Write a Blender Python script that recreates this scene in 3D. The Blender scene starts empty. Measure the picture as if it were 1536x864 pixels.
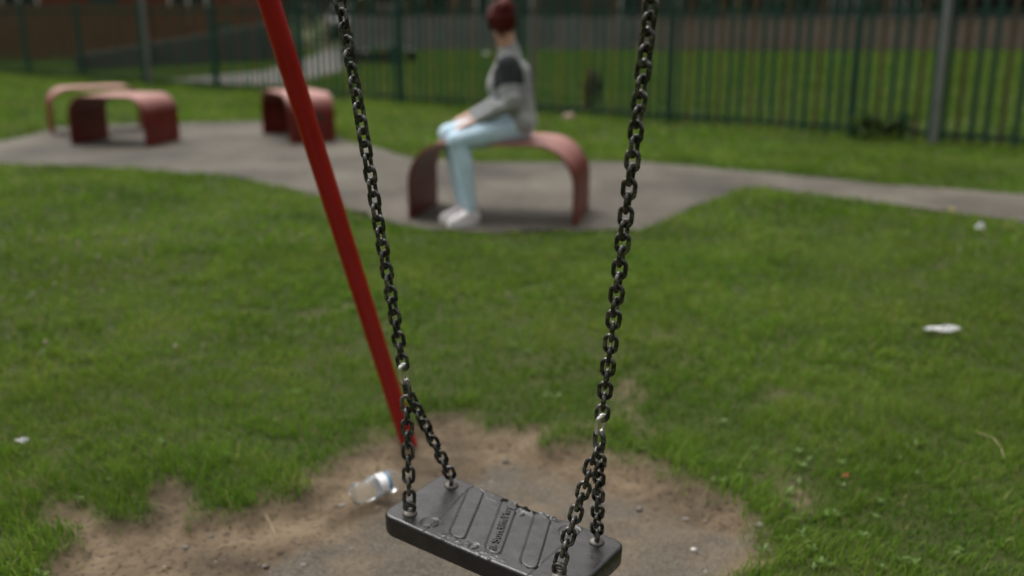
import bpy, bmesh, math, random
import numpy as np
from mathutils import Vector, Matrix, Euler
random.seed(7)
rng = np.random.default_rng(11)
R = math.radians
S = bpy.context.scene
COL = S.collection

# ------------------------------------------------------------------ camera, sky, sun, exposure
cam_d = bpy.data.cameras.new("camera"); cam = bpy.data.objects.new("camera", cam_d); COL.objects.link(cam)
cam.location = (0, 0, 1.2); cam.rotation_euler = (R(90 - 15.5), 0, 0)
cam_d.lens = 35.0; cam_d.sensor_width = 36.0
cam_d.clip_start = 0.05; cam_d.clip_end = 1500
cam_d.dof.use_dof = True; cam_d.dof.focus_distance = 1.68; cam_d.dof.aperture_fstop = 1.75
cam_d.dof.aperture_blades = 9
S.camera = cam
SUN_EL, SUN_AZ = R(62), R(-40)
w = bpy.data.worlds.new("World"); S.world = w; w.use_nodes = True
nt = w.node_tree; bg = nt.nodes["Background"]
sky = nt.nodes.new("ShaderNodeTexSky"); sky.sky_type = 'NISHITA'; sky.sun_disc = False
sky.sun_elevation = SUN_EL; sky.sun_rotation = SUN_AZ
sky.air_density = 1.0; sky.dust_density = 6.0; sky.ozone_density = 1.0
hs = nt.nodes.new("ShaderNodeHueSaturation"); hs.inputs['Saturation'].default_value = 0.10
nt.links.new(sky.outputs[0], hs.inputs['Color'])
# overcast: the cloud deck is brightest overhead and dims towards the horizon
tcw = nt.nodes.new("ShaderNodeTexCoord"); sxw = nt.nodes.new("ShaderNodeSeparateXYZ"); nt.links.new(tcw.outputs['Generated'], sxw.inputs[0])
rw = nt.nodes.new("ShaderNodeValToRGB"); nt.links.new(sxw.outputs['Z'], rw.inputs[0])
rw.color_ramp.elements[0].position = 0.0; rw.color_ramp.elements[0].color = (0.13, 0.128, 0.124, 1)
rw.color_ramp.elements[1].position = 0.85; rw.color_ramp.elements[1].color = (2.15, 2.11, 2.03, 1)
mw = nt.nodes.new("ShaderNodeMix"); mw.data_type = 'RGBA'; mw.blend_type = 'MULTIPLY'; mw.inputs[0].default_value = 1.0
nt.links.new(hs.outputs[0], mw.inputs[6]); nt.links.new(rw.outputs[0], mw.inputs[7]); nt.links.new(mw.outputs[2], bg.inputs['Color'])
bg.inputs['Strength'].default_value = 0.10
sd = bpy.data.lights.new("sun", 'SUN'); sun = bpy.data.objects.new("sun", sd); COL.objects.link(sun)
sd.energy = 0.7; sd.angle = R(50); sd.color = (1, 0.96, 0.9)
sun.rotation_euler = (R(90) - SUN_EL, 0, R(180) - SUN_AZ)
S.view_settings.view_transform = 'Standard'; S.view_settings.look = 'None'
S.view_settings.exposure = 0.42; S.view_settings.gamma = 1.0; S.view_settings.use_curve_mapping = False
S.cycles.use_denoising = True
S.cycles.max_bounces = 6; S.cycles.transparent_max_bounces = 8

# ------------------------------------------------------------------ helpers
def tag(o, label=None, cat=None, group=None, kind=None):
    if label: o["label"] = label
    if cat: o["category"] = cat
    if group: o["group"] = group
    if kind: o["kind"] = kind
    return o

def empty(name, loc=(0, 0, 0), rz=0.0):
    o = bpy.data.objects.new(name, None); COL.objects.link(o)
    o.location = loc; o.rotation_euler = (0, 0, rz); o.empty_display_size = 0.1
    return o

def obj(name, me, mat, parent=None, smooth=False):
    if isinstance(me, bmesh.types.BMesh):
        bm = me; me = bpy.data.meshes.new(name)
        bmesh.ops.recalc_face_normals(bm, faces=bm.faces); bm.to_mesh(me); bm.free()
    o = bpy.data.objects.new(name, me); COL.objects.link(o)
    for m in (mat if isinstance(mat, (list, tuple)) else [mat]): me.materials.append(m)
    if smooth: me.polygons.foreach_set('use_smooth', [True] * len(me.polygons))
    if parent: o.parent = parent
    return o

def npmesh(name, V, F4=None, F3=None):
    """mesh from numpy arrays: quads F4 and triangles F3"""
    me = bpy.data.meshes.new(name)
    V = np.asarray(V, np.float32)
    loops, starts, tot = [], [], 0
    if F4 is not None and len(F4):
        F4 = np.asarray(F4, np.int32); loops.append(F4.ravel()); starts.append(np.arange(len(F4)) * 4); tot = F4.size
    if F3 is not None and len(F3):
        F3 = np.asarray(F3, np.int32); loops.append(F3.ravel()); starts.append(tot + np.arange(len(F3)) * 3)
    loops = np.concatenate(loops).astype(np.int32); starts = np.concatenate(starts).astype(np.int32)
    me.vertices.add(len(V)); me.vertices.foreach_set('co', V.ravel())
    me.loops.add(len(loops)); me.loops.foreach_set('vertex_index', loops)
    me.polygons.add(len(starts)); me.polygons.foreach_set('loop_start', starts)
    me.update(calc_edges=True); me.validate()
    return me

def add_attr(me, name, vals):
    a = me.attributes.new(name, 'FLOAT', 'POINT'); a.data.foreach_set('value', np.asarray(vals, np.float32))

def bbox(bm, x0, x1, y0, y1, z0, z1, mat=0, rot=None, loc=None):
    r = bmesh.ops.create_cube(bm, size=1.0)
    M = Matrix.Translation(((x0 + x1) / 2, (y0 + y1) / 2, (z0 + z1) / 2)) @ Matrix.Diagonal((x1 - x0, y1 - y0, z1 - z0, 1))
    if rot is not None: M = rot @ M
    bmesh.ops.transform(bm, matrix=M, verts=r['verts'])
    fs = {f for v in r['verts'] for f in v.link_faces}
    for f in fs: f.material_index = mat
    return r['verts']

def tube(bm, p0, p1, r0, r1=None, n=16, caps=True, mat=0):
    r1 = r0 if r1 is None else r1
    p0, p1 = Vector(p0), Vector(p1); d = p1 - p0
    q = d.to_track_quat('Z', 'Y').to_matrix().to_4x4()
    r = bmesh.ops.create_cone(bm, cap_ends=caps, segments=n, radius1=r0, radius2=r1, depth=d.length)
    bmesh.ops.transform(bm, matrix=Matrix.Translation((p0 + p1) / 2) @ q, verts=r['verts'])
    for f in {f for v in r['verts'] for f in v.link_faces}: f.material_index = mat
    return r['verts']

def lathe(bm, prof, n=28, M=Matrix.Identity(4), mat=0):
    rings = []
    for r, z in prof:
        rings.append([bm.verts.new(M @ Vector((r * math.cos(2 * math.pi * k / n), r * math.sin(2 * math.pi * k / n), z))) for k in range(n)])
    for a, b in zip(rings, rings[1:]):
        for k in range(n):
            f = bm.faces.new((a[k], a[(k + 1) % n], b[(k + 1) % n], b[k])); f.material_index = mat; f.smooth = True
    return rings

# value noise in numpy
_perm = rng.random((256, 256))
def vnoise(x, y, s):
    x = np.asarray(x) * s; y = np.asarray(y) * s
    xi = np.floor(x).astype(int); yi = np.floor(y).astype(int); fx = x - xi; fy = y - yi
    fx = fx * fx * (3 - 2 * fx); fy = fy * fy * (3 - 2 * fy)
    g = lambda a, b: _perm[a % 256, b % 256]
    return (g(xi, yi) * (1 - fx) + g(xi + 1, yi) * fx) * (1 - fy) + (g(xi, yi + 1) * (1 - fx) + g(xi + 1, yi + 1) * fx) * fy
def fbm(x, y, s, o=4):
    t = 0; a = 0.5; n = 0
    for k in range(o):
        t = t + a * vnoise(np.asarray(x) + 17.3 * k, np.asarray(y) - 9.1 * k, s * 2 ** k); n += a; a *= 0.5
    return t / n

def inpoly(px, py, poly):
    px = np.asarray(px); py = np.asarray(py); ins = np.zeros(px.shape, bool)
    for (x0, y0), (x1, y1) in zip(poly, poly[1:] + poly[:1]):
        c = ((y0 > py) != (y1 > py))
        with np.errstate(divide='ignore', invalid='ignore'):
            ins ^= c & (px < (x1 - x0) * (py - y0) / (y1 - y0 + 1e-12) + x0)
    return ins
def polydist(px, py, poly):
    d = np.full(np.shape(px), 1e9)
    for (x0, y0), (x1, y1) in zip(poly, poly[1:] + poly[:1]):
        ex, ey = x1 - x0, y1 - y0; l2 = ex * ex + ey * ey + 1e-12
        t = np.clip(((px - x0) * ex + (py - y0) * ey) / l2, 0, 1)
        d = np.minimum(d, np.hypot(px - x0 - t * ex, py - y0 - t * ey))
    return np.where(inpoly(px, py, poly), d, -d)      # positive inside

# ------------------------------------------------------------------ materials
class Mat:
    def __init__(s, name, rough=0.6, metallic=0.0, spec=0.5):
        s.m = bpy.data.materials.new(name); s.m.use_nodes = True
        s.t = s.m.node_tree; s.b = s.t.nodes["Principled BSDF"]; s.out = s.t.nodes["Material Output"]
        s.b.inputs['Roughness'].default_value = rough; s.b.inputs['Metallic'].default_value = metallic
        s.b.inputs['Specular IOR Level'].default_value = spec
        s.co = None
    def n(s, typ, **kw):
        x = s.t.nodes.new(typ)
        for k, v in kw.items(): setattr(x, k, v)
        return x
    def l(s, a, b): s.t.links.new(a, b)
    def coord(s):
        if s.co is None: s.co = s.n("ShaderNodeTexCoord").outputs['Object']
        return s.co
    def noise(s, scale, detail=4, rough=0.55, vec=None, dist=0.0):
        x = s.n("ShaderNodeTexNoise"); x.inputs['Scale'].default_value = scale; x.inputs['Detail'].default_value = detail
        x.inputs['Roughness'].default_value = rough; x.inputs['Distortion'].default_value = dist
        s.l(vec or s.coord(), x.inputs['Vector']); return x.outputs['Fac']
    def ramp(s, fac, stops):
        x = s.n("ShaderNodeValToRGB"); e = x.color_ramp.elements
        while len(e) < len(stops): e.new(0.5)
        for el, (p, c) in zip(e, stops):
            el.position = p; el.color = (*c, 1) if len(c) == 3 else c
        s.l(fac, x.inputs['Fac']); return x.outputs['Color']
    def mix(s, fac, a, b, mode='MIX'):
        x = s.n("ShaderNodeMix", data_type='RGBA', blend_type=mode)
        if isinstance(fac, (int, float)): x.inputs[0].default_value = fac
        else: s.l(fac, x.inputs[0])
        for v, i in ((a, 6), (b, 7)):
            if isinstance(v, tuple): x.inputs[i].default_value = (*v, 1)
            else: s.l(v, x.inputs[i])
        return x.outputs[2]
    def math(s, op, a, b=0.0):
        x = s.n("ShaderNodeMath", operation=op)
        for v, i in ((a, 0), (b, 1)):
            if isinstance(v, (int, float)): x.inputs[i].default_value = v
            else: s.l(v, x.inputs[i])
        return x.outputs[0]
    def attr(s, name):
        x = s.n("ShaderNodeAttribute"); x.attribute_name = name; return x.outputs['Fac']
    def color(s, c):
        if isinstance(c, tuple): s.b.inputs['Base Color'].default_value = (*c, 1)
        else: s.l(c, s.b.inputs['Base Color'])
        return s
    def rough(s, f): s.l(f, s.b.inputs['Roughness']); return s
    def bump(s, h, strength=0.5, dist=0.01):
        x = s.n("ShaderNodeBump"); x.inputs['Strength'].default_value = strength; x.inputs['Distance'].default_value = dist
        s.l(h, x.inputs['Height']); s.l(x.outputs[0], s.b.inputs['Normal']); return s

def simple(name, c0, c1, scale=8.0, rough=0.6, metallic=0.0, bump=0.15, bd=0.004, spec=0.5, detail=5):
    m = Mat(name, rough, metallic, spec); n = m.noise(scale, detail)
    m.color(m.ramp(n, [(0.3, c0), (0.7, c1)]))
    if bump: m.bump(m.noise(scale * 6, 4), bump, bd)
    return m.m

def mat_ground():
    m = Mat("ground", 0.9, spec=0.25)
    geo = m.n("ShaderNodeNewGeometry").outputs['Position']
    big = m.noise(0.55, 4, 0.6, geo); mid = m.noise(4.0, 5, 0.65, geo); fine = m.noise(60, 5, 0.7, geo)
    g = m.ramp(mid, [(0.25, (0.022, 0.036, 0.004)), (0.5, (0.038, 0.058, 0.006)), (0.8, (0.056, 0.074, 0.011))])
    g = m.mix(m.math('MULTIPLY', big, 0.5), g, (0.034, 0.042, 0.007))
    g2 = m.mix(m.math('MULTIPLY', fine, 0.35), g, (0.045, 0.038, 0.016))
    d = m.ramp(mid, [(0.28, (0.060, 0.045, 0.030)), (0.48, (0.130, 0.095, 0.060)), (0.70, (0.212, 0.160, 0.104))])
    sp = m.ramp(fine, [(0.35, (0.075, 0.055, 0.04)), (0.48, (1, 1, 1)), (0.62, (1, 1, 1)), (0.75, (1.25, 1.2, 1.15))])
    d = m.mix(0.7, d, sp, 'MULTIPLY')
    vor = m.n("ShaderNodeTexVoronoi", feature='DISTANCE_TO_EDGE'); vor.inputs['Scale'].default_value = 30; m.l(geo, vor.inputs['Vector'])
    vr = m.ramp(vor.outputs['Distance'], [(0.02, (0.045, 0.038, 0.030)), (0.16, (0.105, 0.088, 0.067))])
    grit = m.noise(130, 4, 0.8, geo)
    mt = m.mix(0.7, vr, m.ramp(grit, [(0.3, (0.035, 0.032, 0.028)), (0.5, (0.115, 0.098, 0.076)), (0.72, (0.22, 0.20, 0.17))]))
    mt = m.mix(m.ramp(mid, [(0.48, (0, 0, 0)), (0.72, (0.8,) * 3)]), mt, d)
    d = m.mix(m.attr('mat'), d, mt)
    m.color(m.mix(m.attr('dirt'), g2, d))
    h = m.math('ADD', m.math('MULTIPLY', fine, 0.6), m.math('MULTIPLY', grit, 0.5))
    m.bump(h, 0.9, 0.012)
    return m.m

def mat_path():
    m = Mat("path", 0.85, spec=0.3)
    a = m.noise(1.1, 5, 0.6); b = m.noise(14, 5, 0.6); c = m.noise(160, 3, 0.7)
    base = m.ramp(a, [(0.32, (0.040, 0.035, 0.028)), (0.48, (0.074, 0.065, 0.052)), (0.68, (0.122, 0.108, 0.088))])
    base = m.mix(0.6, base, m.ramp(b, [(0.3, (0.55,) * 3), (0.65, (1.1,) * 3)]), 'MULTIPLY')
    m.color(m.mix(0.3, base, m.ramp(c, [(0.35, (0.4,) * 3), (0.6, (1.3,) * 3)]), 'MULTIPLY'))
    m.bump(c, 0.4, 0.004)
    return m.m

def mat_blade():
    m = Mat("grass_blade", 0.55, spec=0.18)
    geo = m.n("ShaderNodeNewGeometry").outputs['Position']
    t = m.attr('tint')
    c = m.ramp(t, [(0.0, (0.046, 0.106, 0.009)), (0.4, (0.098, 0.200, 0.016)), (0.72, (0.154, 0.258, 0.030)), (0.93, (0.215, 0.272, 0.062)), (1.0, (0.25, 0.21, 0.09))])
    p = m.noise(0.8, 4, 0.6, geo)
    c = m.mix(m.ramp(p, [(0.40, (0, 0, 0)), (0.65, (0.55,) * 3)]), c, m.mix(0.6, c, (0.165, 0.185, 0.030)))
    m.color(c)
    tr = m.n("ShaderNodeBsdfTranslucent"); m.l(c, tr.inputs['Color'])
    mx = m.n("ShaderNodeMixShader"); mx.inputs[0].default_value = 0.45
    m.l(m.b.outputs[0], mx.inputs[1]); m.l(tr.outputs[0], mx.inputs[2]); m.l(mx.outputs[0], m.out.inputs['Surface'])
    return m.m

def mat_leaf(name, c0, c1):
    m = Mat(name, 0.5, spec=0.3)
    c = m.ramp(m.attr('tint'), [(0.0, c0), (1.0, c1)]); m.color(c)
    tr = m.n("ShaderNodeBsdfTranslucent"); m.l(c, tr.inputs['Color'])
    mx = m.n("ShaderNodeMixShader"); mx.inputs[0].default_value = 0.25
    m.l(m.b.outputs[0], mx.inputs[1]); m.l(tr.outputs[0], mx.inputs[2]); m.l(mx.outputs[0], m.out.inputs['Surface'])
    return m.m

def mat_chain():
    m = Mat("dark_chain", 0.36, 0.85)
    n = m.noise(70, 5, 0.7); n2 = m.noise(220, 3, 0.6)
    c = m.ramp(n, [(0.3, (0.030, 0.030, 0.028)), (0.5, (0.070, 0.069, 0.065)), (0.62, (0.26, 0.255, 0.24)), (0.74, (0.10, 0.072, 0.052))])  # pale spots: chipped steel, with glints put into the colour
    m.color(c); m.rough(m.ramp(n2, [(0.3, (0.22,) * 3), (0.7, (0.52,) * 3)])); m.bump(n2, 0.45, 0.0012)
    return m.m

def mat_rubber():
    m = Mat("seat_rubber", 0.4, spec=0.5)
    n = m.noise(22, 6, 0.65); s = m.noise(260, 3, 0.7)
    m.color(m.ramp(n, [(0.3, (0.011, 0.011, 0.011)), (0.6, (0.019, 0.019, 0.020)), (0.8, (0.033, 0.032, 0.031))]))
    m.rough(m.ramp(m.noise(30, 5, 0.6), [(0.35, (0.22,) * 3), (0.65, (0.40,) * 3)]))
    m.bump(s, 0.22, 0.0008)
    return m.m

def mat_redpaint():
    m = Mat("red_paint", 0.32, spec=0.5)
    n = m.noise(9, 5, 0.6)
    m.color(m.mix(m.ramp(m.noise(26, 3, 0.5), [(0.73, (0, 0, 0)), (0.75, (0.7,) * 3)]), m.ramp(n, [(0.3, (0.33, 0.0025, 0.006)), (0.7, (0.41, 0.005, 0.009))]), (0.30, 0.16, 0.14)))
    m.bump(m.noise(60, 3), 0.12, 0.002); m.rough(m.ramp(n, [(0.3, (0.28,) * 3), (0.7, (0.5,) * 3)]))
    return m.m

def mat_bench():
    m = Mat("bench_paint", 0.42, spec=0.5)
    n = m.noise(5, 6, 0.65); f = m.noise(30, 5, 0.7)
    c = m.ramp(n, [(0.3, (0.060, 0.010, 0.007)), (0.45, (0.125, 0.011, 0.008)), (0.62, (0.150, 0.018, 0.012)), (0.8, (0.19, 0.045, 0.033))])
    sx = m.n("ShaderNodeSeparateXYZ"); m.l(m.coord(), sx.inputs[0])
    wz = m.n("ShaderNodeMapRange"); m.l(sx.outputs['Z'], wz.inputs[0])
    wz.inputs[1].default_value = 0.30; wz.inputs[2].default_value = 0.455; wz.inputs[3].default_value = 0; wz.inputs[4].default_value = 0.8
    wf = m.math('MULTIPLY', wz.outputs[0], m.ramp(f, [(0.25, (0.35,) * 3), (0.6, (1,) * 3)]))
    m.color(m.mix(wf, c, (0.42, 0.22, 0.19)))  # paler pink higher up: faded paint plus sky sheen put into the colour
    m.rough(m.ramp(f, [(0.3, (0.32,) * 3), (0.7, (0.55,) * 3)]))
    m.b.inputs['Specular IOR Level'].default_value = 0.35
    return m.m

def mat_brick(name, c1, c2, mortar, sc=4.0):
    m = Mat(name, 0.85, spec=0.3)
    b = m.n("ShaderNodeTexBrick"); b.inputs['Scale'].default_value = sc
    mp = m.n("ShaderNodeMapping"); mp.inputs['Rotation'].default_value = (R(90), 0, 0); m.l(m.coord(), mp.inputs[0]); m.l(mp.outputs[0], b.inputs['Vector'])
    b.inputs['Color1'].default_value = (*c1, 1); b.inputs['Color2'].default_value = (*c2, 1); b.inputs['Mortar'].default_value = (*mortar, 1)
    b.inputs['Brick Width'].default_value = 0.9; b.inputs['Row Height'].default_value = 0.3; b.inputs['Mortar Size'].default_value = 0.03
    m.color(m.mix(0.4, b.outputs[0], m.ramp(m.noise(1.5, 5), [(0.3, (0.6,) * 3), (0.7, (1.15,) * 3)]), 'MULTIPLY'))
    return m.m

M = dict(
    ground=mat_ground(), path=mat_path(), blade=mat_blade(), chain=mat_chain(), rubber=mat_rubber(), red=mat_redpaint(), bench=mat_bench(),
    galv=simple("bright_steel", (0.70, 0.70, 0.68), (0.85, 0.85, 0.83), 60, 0.30, 1.0, 0.1, 0.001),
    ferrule=simple("worn_ferrule", (0.09, 0.085, 0.075), (0.18, 0.17, 0.155), 80, 0.45, 0.7, 0.2, 0.001),
    fgreen=simple("fence_green", (0.005, 0.036, 0.025), (0.009, 0.055, 0.038), 3, 0.45, 0, 0.1),
    fbrown=simple("fence_rust", (0.042, 0.033, 0.014), (0.07, 0.05, 0.022), 5, 0.6, 0, 0.1),
    greysteel=simple("grey_steel", (0.15, 0.16, 0.16), (0.22, 0.23, 0.225), 4, 0.5, 0.3, 0.1),
    skin=simple("skin", (0.50, 0.28, 0.20), (0.58, 0.34, 0.25), 20, 0.5, 0, 0.1, 0.001),
    hair=simple("dark_red_hair", (0.05, 0.003, 0.003), (0.115, 0.009, 0.006), 60, 0.5, 0, 0.5, 0.004, 0.25),
    grey=simple("grey_sweatshirt", (0.29, 0.295, 0.30), (0.40, 0.405, 0.41), 5, 0.95, 0, 0.7, 0.03, 0.1),
    charcoal=simple("charcoal_panel", (0.035, 0.038, 0.042), (0.05, 0.053, 0.058), 30, 0.95, 0, 0.3, 0.006, 0.1),
    jean=simple("pale_denim", (0.49, 0.68, 0.82), (0.60, 0.76, 0.88), 12, 0.9, 0, 0.6, 0.015, 0.15),
    shoe=simple("white_shoe", (0.80, 0.74, 0.76), (0.90, 0.88, 0.88), 25, 0.6, 0, 0.2, 0.003),
    sole=simple("shoe_sole", (0.78, 0.78, 0.76), (0.88, 0.88, 0.86), 25, 0.6, 0, 0.1, 0.002),
    white=simple("white_film", (0.72, 0.74, 0.78), (0.9, 0.9, 0.9), 30, 0.35, 0, 0.3, 0.004),
    eye=simple("eye_white", (0.75, 0.75, 0.73), (0.8, 0.8, 0.78), 30, 0.2, 0, 0),
    lip=simple("lip", (0.40, 0.13, 0.12), (0.45, 0.16, 0.14), 30, 0.4, 0, 0),
    timber=simple("brown_timber", (0.15, 0.036, 0.006), (0.21, 0.058, 0.012), 3, 0.8, 0, 0.2, 0.01),
    greytimber=simple("grey_boards", (0.16, 0.16, 0.155), (0.24, 0.24, 0.235), 1.2, 0.85, 0, 0.2, 0.01),
    greywall=simple("grey_render", (0.055, 0.055, 0.052), (0.085, 0.085, 0.082), 1.2, 0.85, 0, 0.2, 0.01),
    farpath=simple("far_tarmac", (0.065, 0.062, 0.056), (0.10, 0.096, 0.086), 1.0, 0.9),
    copingdark=simple("weathered_coping", (0.03, 0.03, 0.028), (0.055, 0.055, 0.052), 3, 0.9),
    redbrick=mat_brick("red_brick", (0.19, 0.030, 0.010), (0.15, 0.024, 0.008), (0.10, 0.05, 0.04)),
    brownbrick=mat_brick("brown_brick", (0.075, 0.060, 0.042), (0.055, 0.046, 0.034), (0.09, 0.085, 0.075)),
    pinkbrick=mat_brick("pink_brick", (0.29, 0.215, 0.175), (0.24, 0.18, 0.15), (0.25, 0.23, 0.205)),
    roof=simple("roof_tile", (0.05, 0.04, 0.035), (0.08, 0.06, 0.05), 2, 0.8),
    glass=simple("window_glass", (0.02, 0.025, 0.03), (0.03, 0.035, 0.04), 2, 0.08, 0, 0),
    frame=simple("white_frame", (0.5, 0.5, 0.48), (0.58, 0.58, 0.56), 5, 0.5, 0, 0),
    dgreen=simple("dark_green_paint", (0.006, 0.030, 0.026), (0.010, 0.045, 0.038), 4, 0.5, 0, 0.1),
    bark=simple("bark", (0.045, 0.032, 0.022), (0.085, 0.062, 0.045), 9, 0.9, 0, 0.6, 0.02),
    leafdark=mat_leaf("dark_leaf", (0.010, 0.022, 0.006), (0.028, 0.052, 0.014)),
    leafmid=mat_leaf("mid_leaf", (0.03, 0.065, 0.010), (0.08, 0.13, 0.025)),
    leafbrown=mat_leaf("brown_leaf", (0.07, 0.055, 0.022), (0.12, 0.085, 0.04)),
    carwhite=simple("white_car_paint", (0.55, 0.55, 0.55), (0.6, 0.6, 0.6), 2, 0.25, 0, 0),
    carred=simple("dark_red_car_paint", (0.16, 0.012, 0.012), (0.19, 0.016, 0.016), 2, 0.25, 0, 0),
    tyre=simple("tyre", (0.015, 0.015, 0.015), (0.03, 0.03, 0.03), 8, 0.8),
    lamp=simple("lamp_red", (0.4, 0.02, 0.015), (0.45, 0.03, 0.02), 8, 0.2, 0, 0),
    tan=simple("tan_post", (0.24, 0.15, 0.07), (0.30, 0.19, 0.09), 5, 0.7),
    pinkstone=simple("pinkish_stone", (0.24, 0.16, 0.13), (0.30, 0.21, 0.18), 14, 0.8),
    pebble=simple("pebble", (0.07, 0.062, 0.052), (0.19, 0.17, 0.145), 40, 0.8),
    palestone=simple("pale_stone", (0.42, 0.41, 0.39), (0.55, 0.54, 0.52), 30, 0.7),
    straw=simple("dry_straw", (0.30, 0.25, 0.12), (0.42, 0.35, 0.19), 30, 0.7, 0, 0),
    leaforange=simple("orange_leaf", (0.38, 0.14, 0.04), (0.46, 0.2, 0.06), 60, 0.6, 0, 0.2),
    leafyellow=simple("yellow_leaf", (0.45, 0.36, 0.05), (0.52, 0.43, 0.08), 60, 0.6, 0, 0.2),
    blue=simple("blue_label", (0.05, 0.16, 0.30), (0.10, 0.26, 0.40), 20, 0.35, 0, 0),
    dark=simple("dark_smudge", (0.02, 0.018, 0.016), (0.05, 0.035, 0.03), 40, 0.6, 0, 0.2),
)
mp = Mat("clear_plastic", 0.12); mp.b.inputs['Transmission Weight'].default_value = 0.92; mp.b.inputs['IOR'].default_value = 1.25
mp.color((0.86, 0.88, 0.88)); M['plastic'] = mp.m

# ------------------------------------------------------------------ ground outlines in metres
DIRT = [(-1.01, 1.95), (-1.05, 2.12), (-1.1, 2.2), (-1.2, 2.3), (-1.2, 2.35), (-1.14, 2.32), (-1.08, 2.25), (-0.95, 2.23), (-0.92, 2.28), (-0.94, 2.37), (-0.94, 2.45), (-0.88, 2.44), (-0.81, 2.34), (-0.76, 2.25), (-0.65, 2.22), (-0.6, 2.35), (-0.5, 2.53), (-0.4, 2.65), (-0.34, 2.77), (-0.24, 2.86), (-0.16, 2.86), (-0.08, 2.76), (0.04, 2.79), (0.12, 2.67), (0.24, 2.66), (0.3, 2.58), (0.4, 2.54), (0.44, 2.46), (0.52, 2.36), (0.58, 2.28), (0.62, 2.18), (0.62, 2.1), (0.55, 2.01), (0.49, 1.95),
        (0.45, 1.6), (0.35, 1.2), (0.1, 0.8), (-0.4, 0.8), (-0.8, 1.2), (-0.97, 1.6)]
MATP = [(-0.62, 1.95), (-0.56, 2.1), (-0.42, 2.3), (-0.25, 2.52), (-0.05, 2.62), (0.12, 2.56), (0.30, 2.44), (0.45, 2.32), (0.58, 2.2), (0.6, 2.1), (0.5, 1.95), (0.4, 1.3), (-0.1, 1.0), (-0.6, 1.3)]
PATHN = [(-9, 8.6), (-4.18, 8.09), (-3.42, 7.98), (-2.69, 7.7), (-2.12, 7.45), (-1.65, 7.03), (-1.35, 6.71), (-1.06, 6.27), (-0.86, 5.93), (-0.66, 5.73), (-0.49, 5.57), (-0.18, 5.5), (0.35, 5.51), (0.73, 5.55), (0.92, 5.81), (1.16, 6.24), (1.64, 6.94), (1.78, 6.95), (2.08, 6.63), (2.41, 6.32), (2.73, 6.05), (3.02, 5.75), (9, 1.5)]
PATHF = [(-9, 9.3), (-5.4, 9.3), (-4.86, 9.6), (-4.84, 10.27), (-4.85, 10.75), (-4.31, 11.01), (-3.64, 11.22), (-2.85, 11.36), (-2.1, 10.56), (-1.5, 9.46), (-1.12, 8.9), (-0.84, 8.44), (-0.38, 8.24), (0.18, 8.17), (0.73, 8.24), (1.06, 8.2), (1.55, 7.91), (2.18, 7.48), (2.69, 7.09), (3.09, 6.89), (3.48, 6.68), (9, 2.9)]
PATH = PATHN + PATHF[::-1]
FP0 = np.array([-10.2, 20.2]); FD = np.array([0.79754, -0.60327])         # fence line
def fence_s(x, y):
    return (x - FP0[0]) * FD[0] + (y - FP0[1]) * FD[1], (x - FP0[0]) * (-FD[1]) + (y - FP0[1]) * FD[0]

def dirt_sd(x, y):
    return polydist(x, y, DIRT) - 0.012 + 0.17 * (fbm(x, y, 9, 4) - 0.5) + 0.03 * (fbm(x, y, 45, 2) - 0.5)
def zground(x, y):
    d = dirt_sd(x, y)
    k = np.clip((d + 0.03) / 0.12, 0, 1); k = k * k * (3 - 2 * k)
    z = 0.012 * (fbm(x, y, 1.3, 3) - 0.5) - 0.035 * k + k * (0.022 * (fbm(x, y, 11, 4) - 0.5) + 0.007 * (fbm(x, y, 55, 3) - 0.5))
    mm = np.clip((polydist(x, y, MATP) + 0.07 * (fbm(x, y, 7, 4) - 0.5)) / 0.012, 0, 1); z = z - 0.016 * mm * k * np.clip(fbm(x, y, 5, 2) * 3 - 1, 0, 1)
    p = polydist(x, y, PATH); z = np.where(p > -0.25, z * 0.3 - 0.008 * np.clip((p + 0.02) / 0.04, 0, 1), z)
    return np.where(np.hypot(x, y) > 22, 0, z)

def axis(lo, hi, dense, growth=1.16, far=260):
    a = []
    for (u, v, st) in dense: a += list(np.arange(u, v - 1e-6, st))
    a.append(dense[-1][1])
    st = dense[0][2]; x = dense[0][0]
    left = []
    while x > -far: st *= growth; x -= st; left.append(x)
    st = dense[-1][2]; x = dense[-1][1]; right = []
    while x < far: st *= growth; x += st; right.append(x)
    return np.array(left[::-1] + a + right)
gx = axis(0, 0, [(-5, -1.5, 0.08), (-1.5, 0.9, 0.015), (0.9, 4.5, 0.08)])
gy = axis(0, 0, [(0.8, 1.8, 0.03), (1.8, 3.0, 0.013), (3.0, 12, 0.08)])
X, Y = np.meshgrid(gx, gy); nx, ny = len(gx), len(gy)
Z = zground(X, Y)
I = np.arange(nx * ny).reshape(ny, nx)
F = np.stack([I[:-1, :-1], I[:-1, 1:], I[1:, 1:], I[1:, :-1]], -1).reshape(-1, 4)
gm = npmesh("ground", np.stack([X, Y, Z], -1).reshape(-1, 3), F)
ds = dirt_sd(X, Y)
bare = np.clip((fbm(X, Y, 3.0, 4) - 0.74) * 6, 0, 0.6) * (np.hypot(X, Y) < 5)
add_attr(gm, 'dirt', np.maximum(np.clip((ds + 0.05) / 0.08, 0, 1), bare).ravel())
add_attr(gm, 'mat', np.clip((polydist(X, Y, MATP) + 0.16 * (fbm(X, Y, 7, 4) - 0.5)) / 0.08, 0, 1).ravel())
go = obj("ground", gm, M['ground'], smooth=True); tag(go, kind='structure')

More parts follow.
